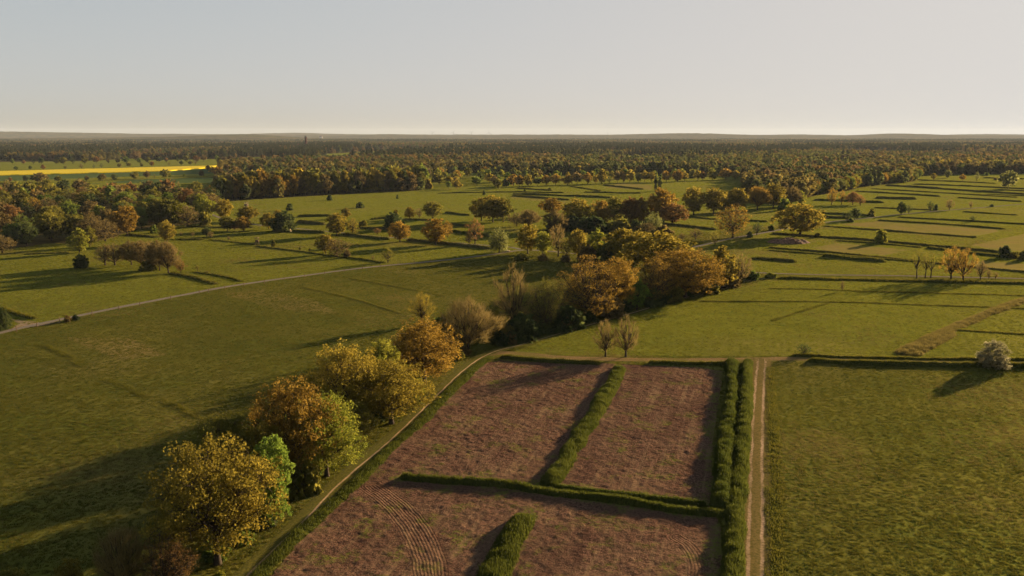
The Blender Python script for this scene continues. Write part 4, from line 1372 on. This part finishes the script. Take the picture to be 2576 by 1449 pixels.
    (622, 556, 519, 56, 'oak', 'golden', 'golden tree right below the pale hunting stand'),
    (590, 580, 555, 30, 'twiggy', 'rust', 'rusty tree between the olive and the orange-tinged tree'),
    (455, 594, 583, 9, 'bare', 'brown', 'tiny bare tree on the meadow strip'),
    (485, 595, 583, 11, 'bare', 'brown', 'second tiny bare tree on the meadow strip'),
    (520, 596, 572, 26, 'oak', 'dark', 'small dark round tree on the meadow strip'),
    (530, 600, 582, 20, 'bare', 'brown', 'brown bare shrub beside the small dark round tree'),
    (575, 605, 594, 12, 'bare', 'brown', 'single little bare bush on the meadow beyond the deer stand'),
    (1000, 500, 489, 7, 'bush', 'dark', 'speck-like bush at the top of the sunny meadow'),
    (1218, 490, 479, 9, 'young', 'dark', 'pointed dark little tree at the far lane'),
    (1382, 477, 472, 9, 'bush', 'dark', 'dark bush below the orange tree line'),
    (1320, 482, 476, 8, 'bush', 'dark', 'dark bush at the end of the orange tree line'),
]
for t in TREES:
    tree(*t)

def undergrowth(line, gap, hs, ws, cols, label, group, seed, jit=1.2):
    rng = np.random.default_rng(seed)
    for i, (x, y) in enumerate(resample(gpoly(line), gap)):
        h = rng.uniform(*hs)
        c = cols[rng.integers(len(cols))]
        plant(x + rng.normal(0, jit), y + rng.normal(0, jit), h, rng.uniform(*ws), 'bush', c, ORD[i] + ' ' + TONE[c] + ' ' + label, group)

undergrowth([(1258, 868), (1330, 850), (1420, 826), (1500, 800), (1600, 770), (1700, 745), (1800, 722), (1880, 704)], 5.2, (2.6, 5.0), (5, 7.5), ('dark', 'olive', 'dark', 'brown'),
            'undergrowth bush under the tree belt, counted from the footpath bend', 'undergrowth bushes of the tree belt', 5)
undergrowth([(1275, 845), (1380, 815), (1480, 785), (1600, 745), (1720, 720), (1850, 698)], 7.5, (3.5, 6.5), (5, 8), ('olive', 'dark', 'brown'),
            'tall bush behind the tree belt, counted from the footpath bend', 'meadow side bushes of the tree belt', 6)
undergrowth([(450, 1470), (560, 1395), (690, 1290), (780, 1200), (880, 1105), (1000, 1010), (1090, 940), (1170, 890)], 6.5, (1.4, 2.8), (3, 5), ('olive', 'dark', 'brown', 'green'),
            'low scrub bush along the footpath ditch, from the picture edge', 'low scrub bushes below the near tree row', 7, .8)
undergrowth([(1320, 655), (1420, 660), (1520, 668), (1640, 672)], 9, (2.5, 4.5), (5, 8), ('olive', 'dark', 'brown'),
            'low bush under the gravel road trees, from the junction', 'bushes at the foot of the road trees', 8)
undergrowth([(1400, 582), (1500, 584), (1600, 578), (1660, 572)], 11, (3.5, 6), (8, 11), ('dark', 'olive', 'dark'),
            'bush at the foot of the wooded clump, from its meadow end', 'dark bushes in the wooded clump', 9)

LINE = [(1292, 468, 438, 30, 'orange'), (1306, 470, 440, 28, 'orange'), (1329, 469, 438, 25, 'golden'), (1352, 467, 447, 24, 'dark'), (1373, 467, 440, 27, 'orange'), (1398, 466, 438, 28, 'orange'),
        (1428, 465, 440, 31, 'orange'), (1452, 464, 434, 27, 'brown'), (1478, 463, 434, 30, 'orange'), (1498, 462, 440, 16, 'golden'), (1514, 463, 426, 27, 'golden'),
        (1553, 460, 430, 20, 'brown'), (1568, 460, 432, 18, 'orange'), (1584, 459, 427, 26, 'golden'), (1606, 459, 434, 16, 'olive'), (1622, 458, 430, 26, 'golden'), (1640, 458, 432, 24, 'golden'),
        (1676, 458, 430, 24, 'orange'), (1705, 457, 427, 34, 'orange'), (1722, 456, 432, 20, 'golden'), (1755, 454, 428, 24, 'golden'), (1768, 454, 432, 18, 'rust'), (1792, 453, 428, 28, 'olive'),
        (1826, 452, 424, 34, 'orange'), (1850, 452, 428, 22, 'golden'), (1872, 450, 420, 34, 'olive')]
for i, (u, b, t, w, c) in enumerate(LINE):
    tree(u, b, t, w, 'oak', c, ORD[i] + ' tree, counted from the dark wood, in the orange tree line past the strips', 'orange tree line beyond the meadow strips')
tree(1532, 462, 444, 18, 'bare', 'brown', 'bare pollard tree in a gap of the orange tree line', None)
for u, b in ((1330, 472), (1420, 470), (1545, 467), (1600, 463)):
    pass

def spaced(poly, n, gap, seed, tries=4000, accept=None):
    rng = np.random.default_rng(seed)
    x0, y0 = poly.min(0)
    x1, y1 = poly.max(0)
    res = []
    X = rng.uniform(x0, x1, tries)
    Y = rng.uniform(y0, y1, tries)
    ok = inside(poly, X, Y)
    for x, y in zip(X[ok], Y[ok]):
        u, v = project(x, y)
        if not (-90 < u < 2680):
            continue
        if accept is not None and not accept(x, y):
            continue
        if all((x - a) ** 2 + (y - b) ** 2 > gap * gap for a, b in res):
            res.append((x, y))
            if len(res) >= n:
                break
    return res

def free(r):
    S = np.array(TREE_SPOTS)
    return lambda x, y: np.all((S[:, 0] - x) ** 2 + (S[:, 1] - y) ** 2 > (r + .35 * S[:, 2]) ** 2)

# wood beside the meadow: every visible crown is a tree of its own
wood_pts = spaced(LEFT_WOOD, 126, 11, 31, 9000, free(6.5))
wood_pts.sort(key=lambda p: p[1])
ranks = [sorted(wood_pts[i:i + 21], key=lambda p: p[0] / p[1]) for i in range(0, len(wood_pts), 21)]
RANK = ['front', 'second', 'third', 'fourth', 'fifth', 'sixth', 'last']
for x, y, i, r in [(p[0], p[1], i, RANK[min(k, 6)]) for k, rr in enumerate(ranks) for i, p in enumerate(rr)]:
    c = random.choices(['olive', 'brown', 'green', 'orange', 'dark', 'rust', 'yellowgreen'], [38, 22, 9, 9, 12, 5, 5])[0]
    h = random.uniform(12.5, 17)
    plant(x, y, h, h * random.uniform(.85, 1.15), random.choices(['oak', 'tall', 'brownoak'], [60, 20, 20])[0], c,
          ORD[i] + ' tree from the picture edge, ' + TONE[c] + ', in the ' + r + ' rank of the mixed wood', 'trees of the mixed wood beside the meadow', None, None, 'wood_tree')

# dark wood front behind the sunny meadow
def along(px, gap, jitter, seed):
    rng = np.random.default_rng(seed)
    g = resample(gpoly(px), gap)
    return g + rng.normal(0, jitter, g.shape)

FRONT = [(552, 505), (600, 502), (640, 500), (720, 495), (900, 485), (1062, 476)]
for row, (dy, hh) in enumerate(((3, 20), (13, 23))):
    for i, (x, y) in enumerate(along(FRONT, 8.5 + row, 1.6, 71 + row)):
        y += dy
        c = random.choices(['olive', 'orange', 'golden', 'dark', 'green', 'brown'], [30, 16, 20, 16, 10, 10])[0]
        h = hh * random.uniform(.85, 1.2)
        plant(x, y, h, h * random.uniform(.55, .85), random.choice(['oak', 'tall', 'oak']), c,
              ORD[i] + ' tall ' + TONE[c] + ' tree in the ' + ('second rank' if row else 'front') + ' of the dark wood', 'trees of the dark wood front', 'far' if row else 'mid', None, 'wood_tree')
# wood edge along the striped fields
EDGE = [(2020, 497), (2060, 489), (2140, 477), (2165, 469), (2240, 461), (2300, 455), (2318, 441)]
for i, (x, y) in enumerate(along(EDGE, 9.5, 1.5, 81)):
    c = random.choices(['olive', 'golden', 'green', 'yellowgreen', 'orange', 'pale'], [25, 25, 15, 15, 12, 8])[0]
    h = random.uniform(10, 15)
    plant(x, y + 4, h, h * random.uniform(.75, 1.0), random.choice(['oak', 'tall', 'oak']), c,
          ORD[i] + ' tree, ' + TONE[c] + ', on the wood edge along the striped fields', 'trees at the wood edge along the striped fields', 'mid', None, 'wood_tree')
EDGE2 = [(2322, 437), (2400, 436), (2500, 435), (2590, 434)]
for i, (x, y) in enumerate(along(EDGE2, 12, 1.5, 91)):
    c = random.choices(['olive', 'golden', 'brown', 'orange'], [40, 20, 20, 20])[0]
    h = random.uniform(17, 22)
    plant(x, y + 6, h, h * random.uniform(.75, 1.0), 'oak', c,
          ORD[i] + ' big ' + TONE[c] + ' tree of the dark wood closing the striped fields', 'trees of the wood front closing the striped fields', 'far', None, 'wood_tree')
# rows before and behind the rapeseed
for px, gap, lab, hs in (([(-60, 430), (200, 425), (500, 414)], 26, 'tree in the row along the upper edge of the rapeseed', (6, 10)),
                         ([(-60, 414), (200, 412), (540, 406)], 20, 'tree in the farther row across the pale strip behind the rapeseed', (9, 15)),
                         ([(-60, 456), (110, 459), (260, 455), (420, 447), (545, 442)], 24, 'small tree in the hedge below the rapeseed', (4, 9))):
    for i, (x, y) in enumerate(along(px, gap, 4, int(gap * 7 + hs[0]))):
        c = random.choices(['olive', 'brown', 'green', 'rust', 'dark'], [30, 25, 15, 15, 15])[0]
        h = random.uniform(*hs)
        plant(x, y, h, h * random.uniform(.8, 1.2), random.choice(['oak', 'tall', 'oak', 'bare']), c, ORD[i] + ' ' + TONE[c] + ' ' + lab, lab.replace('tree', 'trees', 1), 'far')
for (u, b, t, w, c, lab) in ((100, 462, 434, 42, 'brown', 'spreading brown tree in the hedge below the rapeseed'), (415, 451, 425, 22, 'olive', 'rounded tree before the yellow rapeseed strip'),
                             (340, 450, 432, 20, 'olive', 'smaller rounded tree before the yellow rapeseed strip'), (370, 450, 430, 20, 'brown', 'brownish tree before the yellow rapeseed strip'),
                             (258, 455, 437, 20, 'brown', 'brown tree in the middle of the hedge'), (545, 442, 418, 30, 'orange', 'orange tree at the tip of the rapeseed strip'),
                             (523, 428, 415, 14, 'brown', 'little tree standing in the tip of the rapeseed')):
    tree(u, b, t, w, 'oak', c, lab)
# scattered trees in the clearing beyond the dark wood
CLEAR = gpoly([(1075, 478), (1078, 440), (1250, 436), (1400, 438), (1560, 440), (1880, 441), (1880, 447), (1560, 451), (1290, 461), (1280, 476)])
for i, (x, y) in enumerate(sorted(spaced(CLEAR, 99, 10, 55, 9000, free(4)), key=lambda p: p[0] / p[1])):
    c = random.choices(['olive', 'brown', 'green', 'dark', 'orange', 'golden', 'yellowgreen'], [25, 12, 20, 15, 12, 12, 10])[0]
    h = random.uniform(7, 14)
    plant(x, y, h, h * random.uniform(.8, 1.1), random.choice(['oak', 'tall', 'oak', 'bush']), c,
          ORD[i] + ' ' + TONE[c] + ' tree scattered on the small pastures, counted from the dark wood', 'scattered trees on the small pastures', 'far')

# ------------------------------------------------------------------ the great forest beyond (nobody could count it)
def forest_protos():
    res = []
    for shape, colour, seed in (('oak', 'olive', 1), ('oak', 'golden', 2), ('oak', 'orange', 3), ('tall', 'green', 4), ('oak', 'brown', 5), ('tall', 'yellowgreen', 6), ('young', 'pine', 7), ('tall', 'dark', 8), ('oak', 'rust', 9)):
        rng = np.random.default_rng(seed)
        K = MB()
        h, R = 14.0, 5.4
        if shape == 'tall':
            R = 4.6
        if shape == 'young':
            h, R = 17.0, 3.4
        nc = 26
        for i in range(nc):
            t = rng.random()
            a = rng.random() * 6.28
            rad = R * .74 * envelope(shape, t) * math.sqrt(.3 + .7 * rng.random())
            z0 = h * (.12 if shape != 'young' else .3)
            c = np.array([rad * math.cos(a), rad * math.sin(a), z0 + (h * .9 - z0) * t])
            m = 24
            dv = rand_dirs(m, rng)
            rc = R * .34
            P = c + dv * rc * (.5 + .5 * rng.random((m, 1))) * [1, 1, .8]
            Nn = dv + rand_dirs(m, rng) * .7 + [0, 0, .4]
            Nn /= np.linalg.norm(Nn, axis=1, keepdims=True)
            V, Q = leaf_quads(P, Nn, (.78 if shape != 'young' else .9) * (.55 + .6 * rng.random(m)), rng, .75)
            K.add(V, Q, a=np.repeat(np.clip(rng.normal(.5, .22, m), 0, 1), 4))
        me = K.mesh('forest_tree', [M['forest_' + colour], M['bark']])
        res.append(bpy.data.objects.new('forest_tree', me))
    return res

def build_forest():
    rng = np.random.default_rng(99)
    pts = []
    for y0, y1, per in ((640, 1500, 95), (1500, 2600, 135), (2600, 4200, 230), (4200, 9500, 560)):
        area = (y1 * y1 - y0 * y0) * math.tan(math.radians(35))
        n = int(area / per)
        y = np.sqrt(y0 * y0 + (y1 * y1 - y0 * y0) * rng.random(n))
        x = (rng.random(n) * 2 - 1) * y * math.tan(math.radians(35))
        s = {95: 1.3, 135: 1.42, 230: 1.65, 560: 2.1}[per] * rng.uniform(.78, 1.2, n)
        pts.append(np.stack([x, y, s], 1))
    A = np.vstack(pts)
    x, y, s = A.T
    ok = ~inside(OPEN_LAND, x, y)
    # clearings and glades
    for d in np.arange(0, 96, 8.0):      # no tree stands so near that it would shade the crop
        ok &= ~inside(RAPE, x - .743 * d, y - .669 * d)
    for p in CROP:
        ok &= ~inside(p, x, y)
    u, v = project(x, y)
    ok &= ~((u < 545) & (v > 404))
    ok &= ~(glade(x, y) & (y < 4200) & (y > 1100))
    S = np.array([p for p in TREE_SPOTS if p[1] > 600])
    cell = {}
    for a, b, r in S:
        cell.setdefault((int(a // 20), int(b // 20)), []).append((a, b, r))
    idx = np.where(ok & (y < 1700))[0]
    for i in idx:
        cx, cyy = int(x[i] // 20), int(y[i] // 20)
        for dx in (-1, 0, 1):
            for dy in (-1, 0, 1):
                for a, b, r in cell.get((cx + dx, cyy + dy), ()):
                    if (x[i] - a) ** 2 + (y[i] - b) ** 2 < (r * .8 + 1.5) ** 2:
                        ok[i] = False
    x, y, s, u, v = x[ok], y[ok], s[ok], u[ok], v[ok]
    n = len(x)
    zone = fbm(x, y * .5, 420, 3, 33) + rng.normal(0, .22, n)
    zone2 = fbm(x, y * .6, 130, 3, 44) + rng.normal(0, .22, n)
    pick = np.where(zone2 > .55, 1, np.where(zone2 > .05, 0, np.where(zone2 > -.22, 4, np.where(zone2 > -.62, 3, 2))))
    pick = np.where(rng.random(n) < .04, 8, np.where(rng.random(n) < .15, 7, pick))
    # a greener wood in the middle, dark pine belts farther out
    green = (u > 1380) & (u < 2150) & (v > 396) & (v < 442)
    pick = np.where(green & (rng.random(n) < .6), np.where(rng.random(n) < .5, 3, 5), pick)
    pine = ((zone > .25) & (y > 1900)) | ((u < 900) & (v > 366) & (v < 400) & (zone > -.35))
    pick = np.where(pine & (rng.random(n) < .8), 6, pick)
    pick = np.where((~pine) & (rng.random(n) < .07), 7, pick)
    hz = s * rng.uniform(.72, 1.05, n) * np.where(y > 4200, .72, 1)
    scl = np.stack([s, s, hz], 1)
    scatter('forest', np.stack([x, y, height(x, y) - .3], 1), pick, rng.random(n) * 6.28, scl, forest_protos(), 'endless mixed forest of small crowns reaching to the hills', 'forest')
    print('forest', n)

build_forest()

# ------------------------------------------------------------------ wooded hills on the horizon
def hill_material():
    m, n, l = new_mat('wooded_hill')
    g = n.new('ShaderNodeNewGeometry')
    P = g.outputs['Position']
    a = ramp(n, l, noise(n, l, P, .012, 4, .65), .35, .65)
    b = ramp(n, l, noise(n, l, P, .0022, 3, .6), .4, .6)
    c = mixc(n, l, a, (.028, .030, .014), (.085, .070, .025))
    c = mixc(n, l, math_n(n, l, 'MULTIPLY', b, .5), c, (.075, .060, .028))
    d = n.new('ShaderNodeBsdfDiffuse')
    l.new(c, d.inputs['Color'])
    l.new(bump(n, l, noise(n, l, P, .06, 4, .7), 1.0, 8.0), d.inputs['Normal'])
    out(n, l, d.outputs[0])
    return m

M['hill'] = hill_material()

def hill(name, y0, prof, depth, label, rough):
    """a long low wooded rise whose crest is seen along the picture line prof"""
    us = np.array([p[0] for p in prof], float)
    vs = np.array([p[1] for p in prof], float)
    n = 420
    u = np.linspace(us[0], us[-1], n)
    k = np.interp(u, us, vs)
    ker = np.hanning(15)
    ker /= ker.sum()
    k = np.convolve(np.pad(k, 7, 'edge'), ker, 'valid')
    xs = (u - CU) / F_PX * y0 / CP
    top = CAM_H + (342.5 - k) / F_PX * y0 / CP
    t = np.linspace(-1, 1, 25)
    X = np.repeat(xs[:, None], 25, 1)
    Y = y0 + t[None] * depth + 0 * X
    Z = (top[:, None] + 8) * (np.cos(t * np.pi / 2) ** 1.4)[None] - 8
    Z += rough * fbm(X, Y, 60, 2, 5) * np.clip(top[:, None] / 30, .2, 1)
    me = mesh_from(name, np.stack([X, Y, Z], 2).reshape(-1, 3), grid_quads(n, 25), None, [M['hill']], smooth=True)
    link(name, me, label=label, kind='structure')

hill('hills', 15500, [(-700, 338), (0, 339), (400, 340), (640, 340), (700, 338), (745, 336.8), (800, 337.2), (850, 339.5), (950, 341), (1300, 341), (1700, 341.5), (1900, 342), (1965, 340.5), (2020, 341.2), (2100, 343), (2300, 343), (2380, 340.6), (2450, 339.6), (2520, 341), (2600, 342), (3300, 341)], 2200, 'pale blue hills at the far horizon', 4)
hill('hills', 12500, [(-700, 334), (-200, 333), (0, 333.5), (140, 335), (290, 337.5), (410, 340), (480, 339), (560, 341), (900, 344), (935, 341.5), (985, 339.6), (1030, 341), (1120, 342.8), (1250, 342.2), (1290, 341.5), (1420, 341), (1520, 342), (1600, 340), (1650, 338.8), (1720, 337.6), (1760, 338.6), (1820, 340.5), (1950, 342.8), (2110, 343.6), (2150, 341.5), (2200, 338.4), (2240, 338.2), (2290, 340), (2330, 342.6), (2500, 344), (2700, 344), (3300, 343)], 1800, 'hazy wooded hills along the horizon', 4)
hill('hills', 8300, [(-700, 352), (0, 350), (280, 349), (480, 346), (560, 342.5), (610, 340.6), (650, 340), (690, 342), (740, 346), (800, 350), (1000, 353), (1500, 354), (2400, 354), (3300, 354)], 900, 'darker low wooded hill behind the forest', 3)

# ------------------------------------------------------------------ small built things
M['brick'] = plain_mat('dark_brick', (.075, .036, .027), (.12, .06, .043), .6)
M['zinc'] = plain_mat('zinc_dome', (.07, .07, .07), (.11, .11, .11), .4, .6)
M['render'] = plain_mat('pale_render', (.30, .28, .25), (.40, .38, .35), .3)
M['tile'] = plain_mat('roof_tile', (.09, .045, .032), (.13, .065, .045), .5)
M['wood'] = plain_mat('weathered_wood', (.07, .045, .028), (.14, .095, .06), 4.0)
M['wood_pale'] = plain_mat('pale_wood', (.34, .27, .2), (.50, .42, .33), 3.0)
M['dark'] = plain_mat('dark_opening', (.012, .012, .012), (.02, .02, .02), 3.0)
M['steel'] = plain_mat('grey_steel', (.06, .06, .062), (.085, .085, .088), .5, .5)

def water_tower():
    x, y = (769 - CU) / F_PX * 3330, 3330 / CP
    root = link('water_tower', None, None, (x, y, 0), 'round dark brick water tower rising from the forest', 'tower')
    b = MB()
    b.lathe([(4.6, 0), (4.4, 26), (4.6, 44.0), (5.0, 45), (5.0, 52)], 20)
    link('shaft', b.mesh('tower_shaft', [M['brick']], True), root)
    b = MB()
    b.lathe([(5.5, 52), (5.45, 53), (4.9, 55.2), (3.4, 57.4), (1.2, 58.6), (.05, 59)], 20)
    link('dome', b.mesh('tower_dome', [M['zinc']], True), root)
    win = MB()
    win.box((0, 0, 0), (.9, .25, 2.2))
    wm = win.mesh('tower_window', [M['dark']])
    for a in (-1.9, -1.35, -.8):
        for z in (14, 24, 34, 48.5):
            r = 4.62 if z < 40 else 5.02
            w = link('window', wm, root)
            w.location = (math.cos(a) * r, math.sin(a) * r, z)
            w.rotation_euler[2] = a + math.pi / 2
water_tower()

def house(u, y, sx, sy, h, rz, label, name='house', wall='render'):
    x = (u - CU) / F_PX * y
    root = link(name, None, None, (x, y, 0), label, 'house')
    root.rotation_euler[2] = rz
    b = MB()
    b.box((0, 0, h / 2), (sx, sy, h))
    link('wall', b.mesh('house_wall', [M[wall]]), root)
    r = MB()
    o, rh = .6, sy * .42
    V = [(-sx / 2 - o, -sy / 2 - o, h + .05), (sx / 2 + o, -sy / 2 - o, h + .05), (sx / 2 + o, sy / 2 + o, h + .05), (-sx / 2 - o, sy / 2 + o, h + .05), (-sx / 2 - o, 0, h + rh), (sx / 2 + o, 0, h + rh)]
    r.add(V, [[0, 1, 5, 4], [2, 3, 4, 5], [0, 3, 2, 1]], [[0, 4, 3], [1, 2, 5]])
    link('roof', r.mesh('house_roof', [M['tile']]), root)
    w = MB()
    w.box((0, 0, 0), (1.4, .2, 1.8))
    wm = w.mesh('house_window', [M['dark']])
    for i in range(max(2, int(sx / 5))):
        for z in np.arange(h * .5, h, 3.4):
            q = link('window', wm, root)
            q.location = (-sx / 2 + (i + .5) * sx / max(2, int(sx / 5)), -sy / 2 - .08, z)

house(751, 3150, 12, 9, 20, .4, 'pale house showing above the trees near the water tower')
house(759.5, 3200, 7, 7, 25, .2, 'slim pale building right beside the water tower')
house(815, 9300, 40, 16, 46, .3, 'white hall glinting far away beneath the pale hills', 'hall')
house(1294, 4000, 18, 9, 15, .5, 'far pale farmhouse in the middle of the forest')
house(1308, 4050, 14, 8, 14, -.3, 'second far farmhouse beside the middle one')

def deer_stand(u, v, k, rz, label, pale=False):
    x, y, s = unproject(u, v)
    root = link('hunting_stand', None, None, (x, y, float(height(x, y))), label, 'hunting stand')
    root.rotation_euler[2] = rz
    root.scale = (k, k, k)
    mw, md = M['wood'], M['wood_pale'] if pale else M['wood']
    for i, (a, b) in enumerate(((-1, -1), (1, -1), (1, 1), (-1, 1))):
        t = MB()
        t.tube([(a * 1.0, b * .9, -.3), (a * .82, b * .75, 4.3)], [.11, .09], 6)
        link('leg', t.mesh('stand_leg', [md]), root)
    t = MB()
    t.box((0, 0, 2.0), (2.0, 1.8, .14))
    link('platform', t.mesh('stand_platform', [mw]), root)
    for nm, c, d in (('board_wall', (0, -.86, 2.62), (1.84, .07, 1.1)), ('board_wall', (0, .86, 2.62), (1.84, .07, 1.1)), ('board_wall', (-.92, 0, 2.62), (.07, 1.64, 1.1)), ('board_wall', (.92, 0, 2.62), (.07, 1.64, 1.1))):
        t = MB()
        t.box(c, d)
        link(nm, t.mesh('stand_wall', [md if pale and c[0] > 0 else mw]), root)
    t = MB()
    t.box((0, 0, 4.35), (2.6, 2.4, .14), top=.96)
    link('roof', t.mesh('stand_roof', [mw]), root)
    t = MB()
    for sx in (-.28, .28):
        t.tube([(sx, -2.0, -.2), (sx, -.95, 2.2)], [.05, .05], 5)
    for q in np.linspace(.1, .95, 7):
        t.tube([(-.3, -2.0 + 1.05 * q, -.2 + 2.4 * q), (.3, -2.0 + 1.05 * q, -.2 + 2.4 * q)], [.035, .035], 4)
    link('ladder', t.mesh('stand_ladder', [md]), root)

deer_stand(647, 617, .98, .25, 'dark wooden deer stand on legs on the meadow line')
deer_stand(620, 525, 1.25, .9, 'pale hunting stand behind the golden trees at the sunny meadow', True)

# fence posts along the gravel road
POSTS = [(42, 834), (93, 823), (150, 810), (232, 793), (300, 781), (352, 771), (430, 755), (501, 741), (525, 737), (566, 729), (614, 721), (665, 713), (715, 705), (767, 698), (817, 690), (866, 684), (912, 677), (957, 671), (1001, 666), (1042, 661), (1083, 657), (1122, 653), (1160, 649), (1200, 645)]
pm = MB()
pm.tube([(0, 0, -.4), (0, 0, 1.42), (0, 0, 1.5)], [.085, .08, .05], 6, cap=True)
post_mesh = pm.mesh('fence_post', [M['wood']])
cap = MB()
cap.box((0, 0, 1.2), (.24, .05, .16))
for i, (u, v) in enumerate(POSTS):
    x, y, s = unproject(u, v)
    o = link('fence_post', post_mesh, None, (x, y, float(height(x, y))), ORD[i] + ' grey fence post on the gravel road, counted from the lay-by', 'fence post', None, 'fence posts along the gravel road')
    o.rotation_euler = (random.uniform(-.06, .06), random.uniform(-.06, .06), random.uniform(0, 3))
    o.scale = (1.5, 1.5, random.uniform(.95, 1.25))

def dung_heap():
    x, y, s = unproject(1983, 611)
    w = 98 * s
    n, k = 60, 26
    T = np.linspace(0, 2 * np.pi, n, endpoint=False)
    Rr = np.linspace(0, 1, k)
    A, B = np.meshgrid(T, Rr)
    lob = 1 + .12 * np.cos(2 * A + 1) + .08 * np.cos(5 * A)
    X = B * np.cos(A) * w / 2 * lob
    Y = B * np.sin(A) * w / 2 * .62 * lob
    Z = 2.3 * (1 - B ** 3.2) * (1 + .28 * vnoise(X / 2.0, Y / 2.0, 1) + .25 * vnoise(X / .8, Y / .8, 2)) - .15
    V = np.stack([X, Y, Z], 2).reshape(-1, 3)
    i = np.arange((k - 1) * n)
    r, c = i // n, i % n
    c2 = (c + 1) % n
    Q = np.stack([r * n + c, r * n + c2, (r + 1) * n + c2, (r + 1) * n + c], 1)[:, ::-1]
    M['dung'] = plain_mat('dung', (.065, .034, .020), (.17, .090, .056), 1.2, .95, .9, .35)
    link('dung_heap', mesh_from('dung_heap', V, Q, None, [M['dung']]), None, (x, y, float(height(x, y))), 'broad reddish brown dung heap below the big lone oak', 'heap')
dung_heap()

def log(u, v, label):
    x, y, s = unproject(u, v)
    b = MB()
    b.tube([(-2.2, -.3, .35), (-1, 0, .45), (.6, .1, .5), (2.3, -.1, .42)], [.36, .42, .40, .30], 9, cap=True)
    b.tube([(.4, .1, .6), (1.0, .5, 1.1), (1.3, 1.0, 1.5)], [.16, .11, .06], 6, cap=True)
    o = link('fallen_log', b.mesh('fallen_log', [M['wood_pale']], True), None, (x, y, float(height(x, y))), label, 'log')
    o.rotation_euler[2] = .25
log(1272, 635, 'pale fallen log lying at the road junction near the willow')

def reed_stack():
    x, y, s = unproject(728, 583)
    b = MB()
    b.lathe([(1.5, -.1), (1.35, .7), (.9, 1.6), (.35, 2.2), (.05, 2.4)], 11)
    M['straw'] = plain_mat('pale_straw', (.30, .22, .12), (.42, .32, .18), 1.5)
    link('straw_heap', b.mesh('straw_heap', [M['straw']]), None, (x, y, float(height(x, y))), 'pale pointed heap of dry stalks beneath the huge round dark tree', 'heap')
reed_stack()

def mast(u, y, h, label):
    x = (u - CU) / F_PX * y
    root = link('radio_mast', None, None, (x, y, 0), label, 'mast')
    b = MB()
    b.tube([(0, 0, 0), (0, 0, h * .7), (0, 0, h)], [1.6, 1.2, .5], 6)
    link('pole', b.mesh('mast_pole', [M['steel']]), root)
    b = MB()
    for z in (.55, .75, .9):
        b.box((0, 0, h * z), (4.2, 4.2, 1.5))
    link('antenna', b.mesh('mast_antenna', [M['steel']]), root)
mast(1525, 9800, 101, 'thin radio mast on the horizon')

def turbine(u, y, h, rot, label):
    x = (u - CU) / F_PX * y
    root = link('wind_turbine', None, None, (x, y, 0), label, 'wind turbine', None, 'wind turbines on the horizon')
    b = MB()
    b.tube([(0, 0, 0), (0, 0, h)], [2.4, 1.3], 8)
    link('tower', b.mesh('turbine_tower', [M['steel']]), root)
    b = MB()
    b.box((0, 0, h + .8), (3.4, 9, 3.2))
    link('nacelle', b.mesh('turbine_nacelle', [M['steel']]), root)
    for k in range(3):
        a = rot + k * 2.094
        b = MB()
        b.tube([(math.cos(a) * 2, -5, h + .8 + math.sin(a) * 2), (math.cos(a) * 18, -5.3, h + .8 + math.sin(a) * 18), (math.cos(a) * 48, -5.6, h + .8 + math.sin(a) * 48)], [1.4, 1.6, .4], 5)
        link('blade', b.mesh('turbine_blade', [M['steel']]), root)
for i, (u, r) in enumerate(((1091, .3), (1143, 1.1), (1188, .7), (1231, 1.6))):
    turbine(u, 13200, 100, r, ORD[i] + ' faint wind turbine on the horizon, counted from the water tower')

# ------------------------------------------------------------------ haze
def haze():
    m, n, l = new_mat('haze')
    v = n.new('ShaderNodeVolumePrincipled')
    v.inputs['Color'].default_value = (.72, .83, 1.0, 1)
    v.inputs['Density'].default_value = HAZE_DENSITY
    v.inputs['Density Attribute'].default_value = ''
    v.inputs['Anisotropy'].default_value = 0.0
    o = n.new('ShaderNodeOutputMaterial')
    l.new(v.outputs[0], o.inputs['Volume'])
    b = MB()
    b.box((0, 8750, 89), (46000, 18500, 190))
    o = link('haze', b.mesh('haze', [m]), None, None, 'thin evening haze over the whole country', 'haze', 'stuff')
HAZE_DENSITY = 1.5e-5
haze()
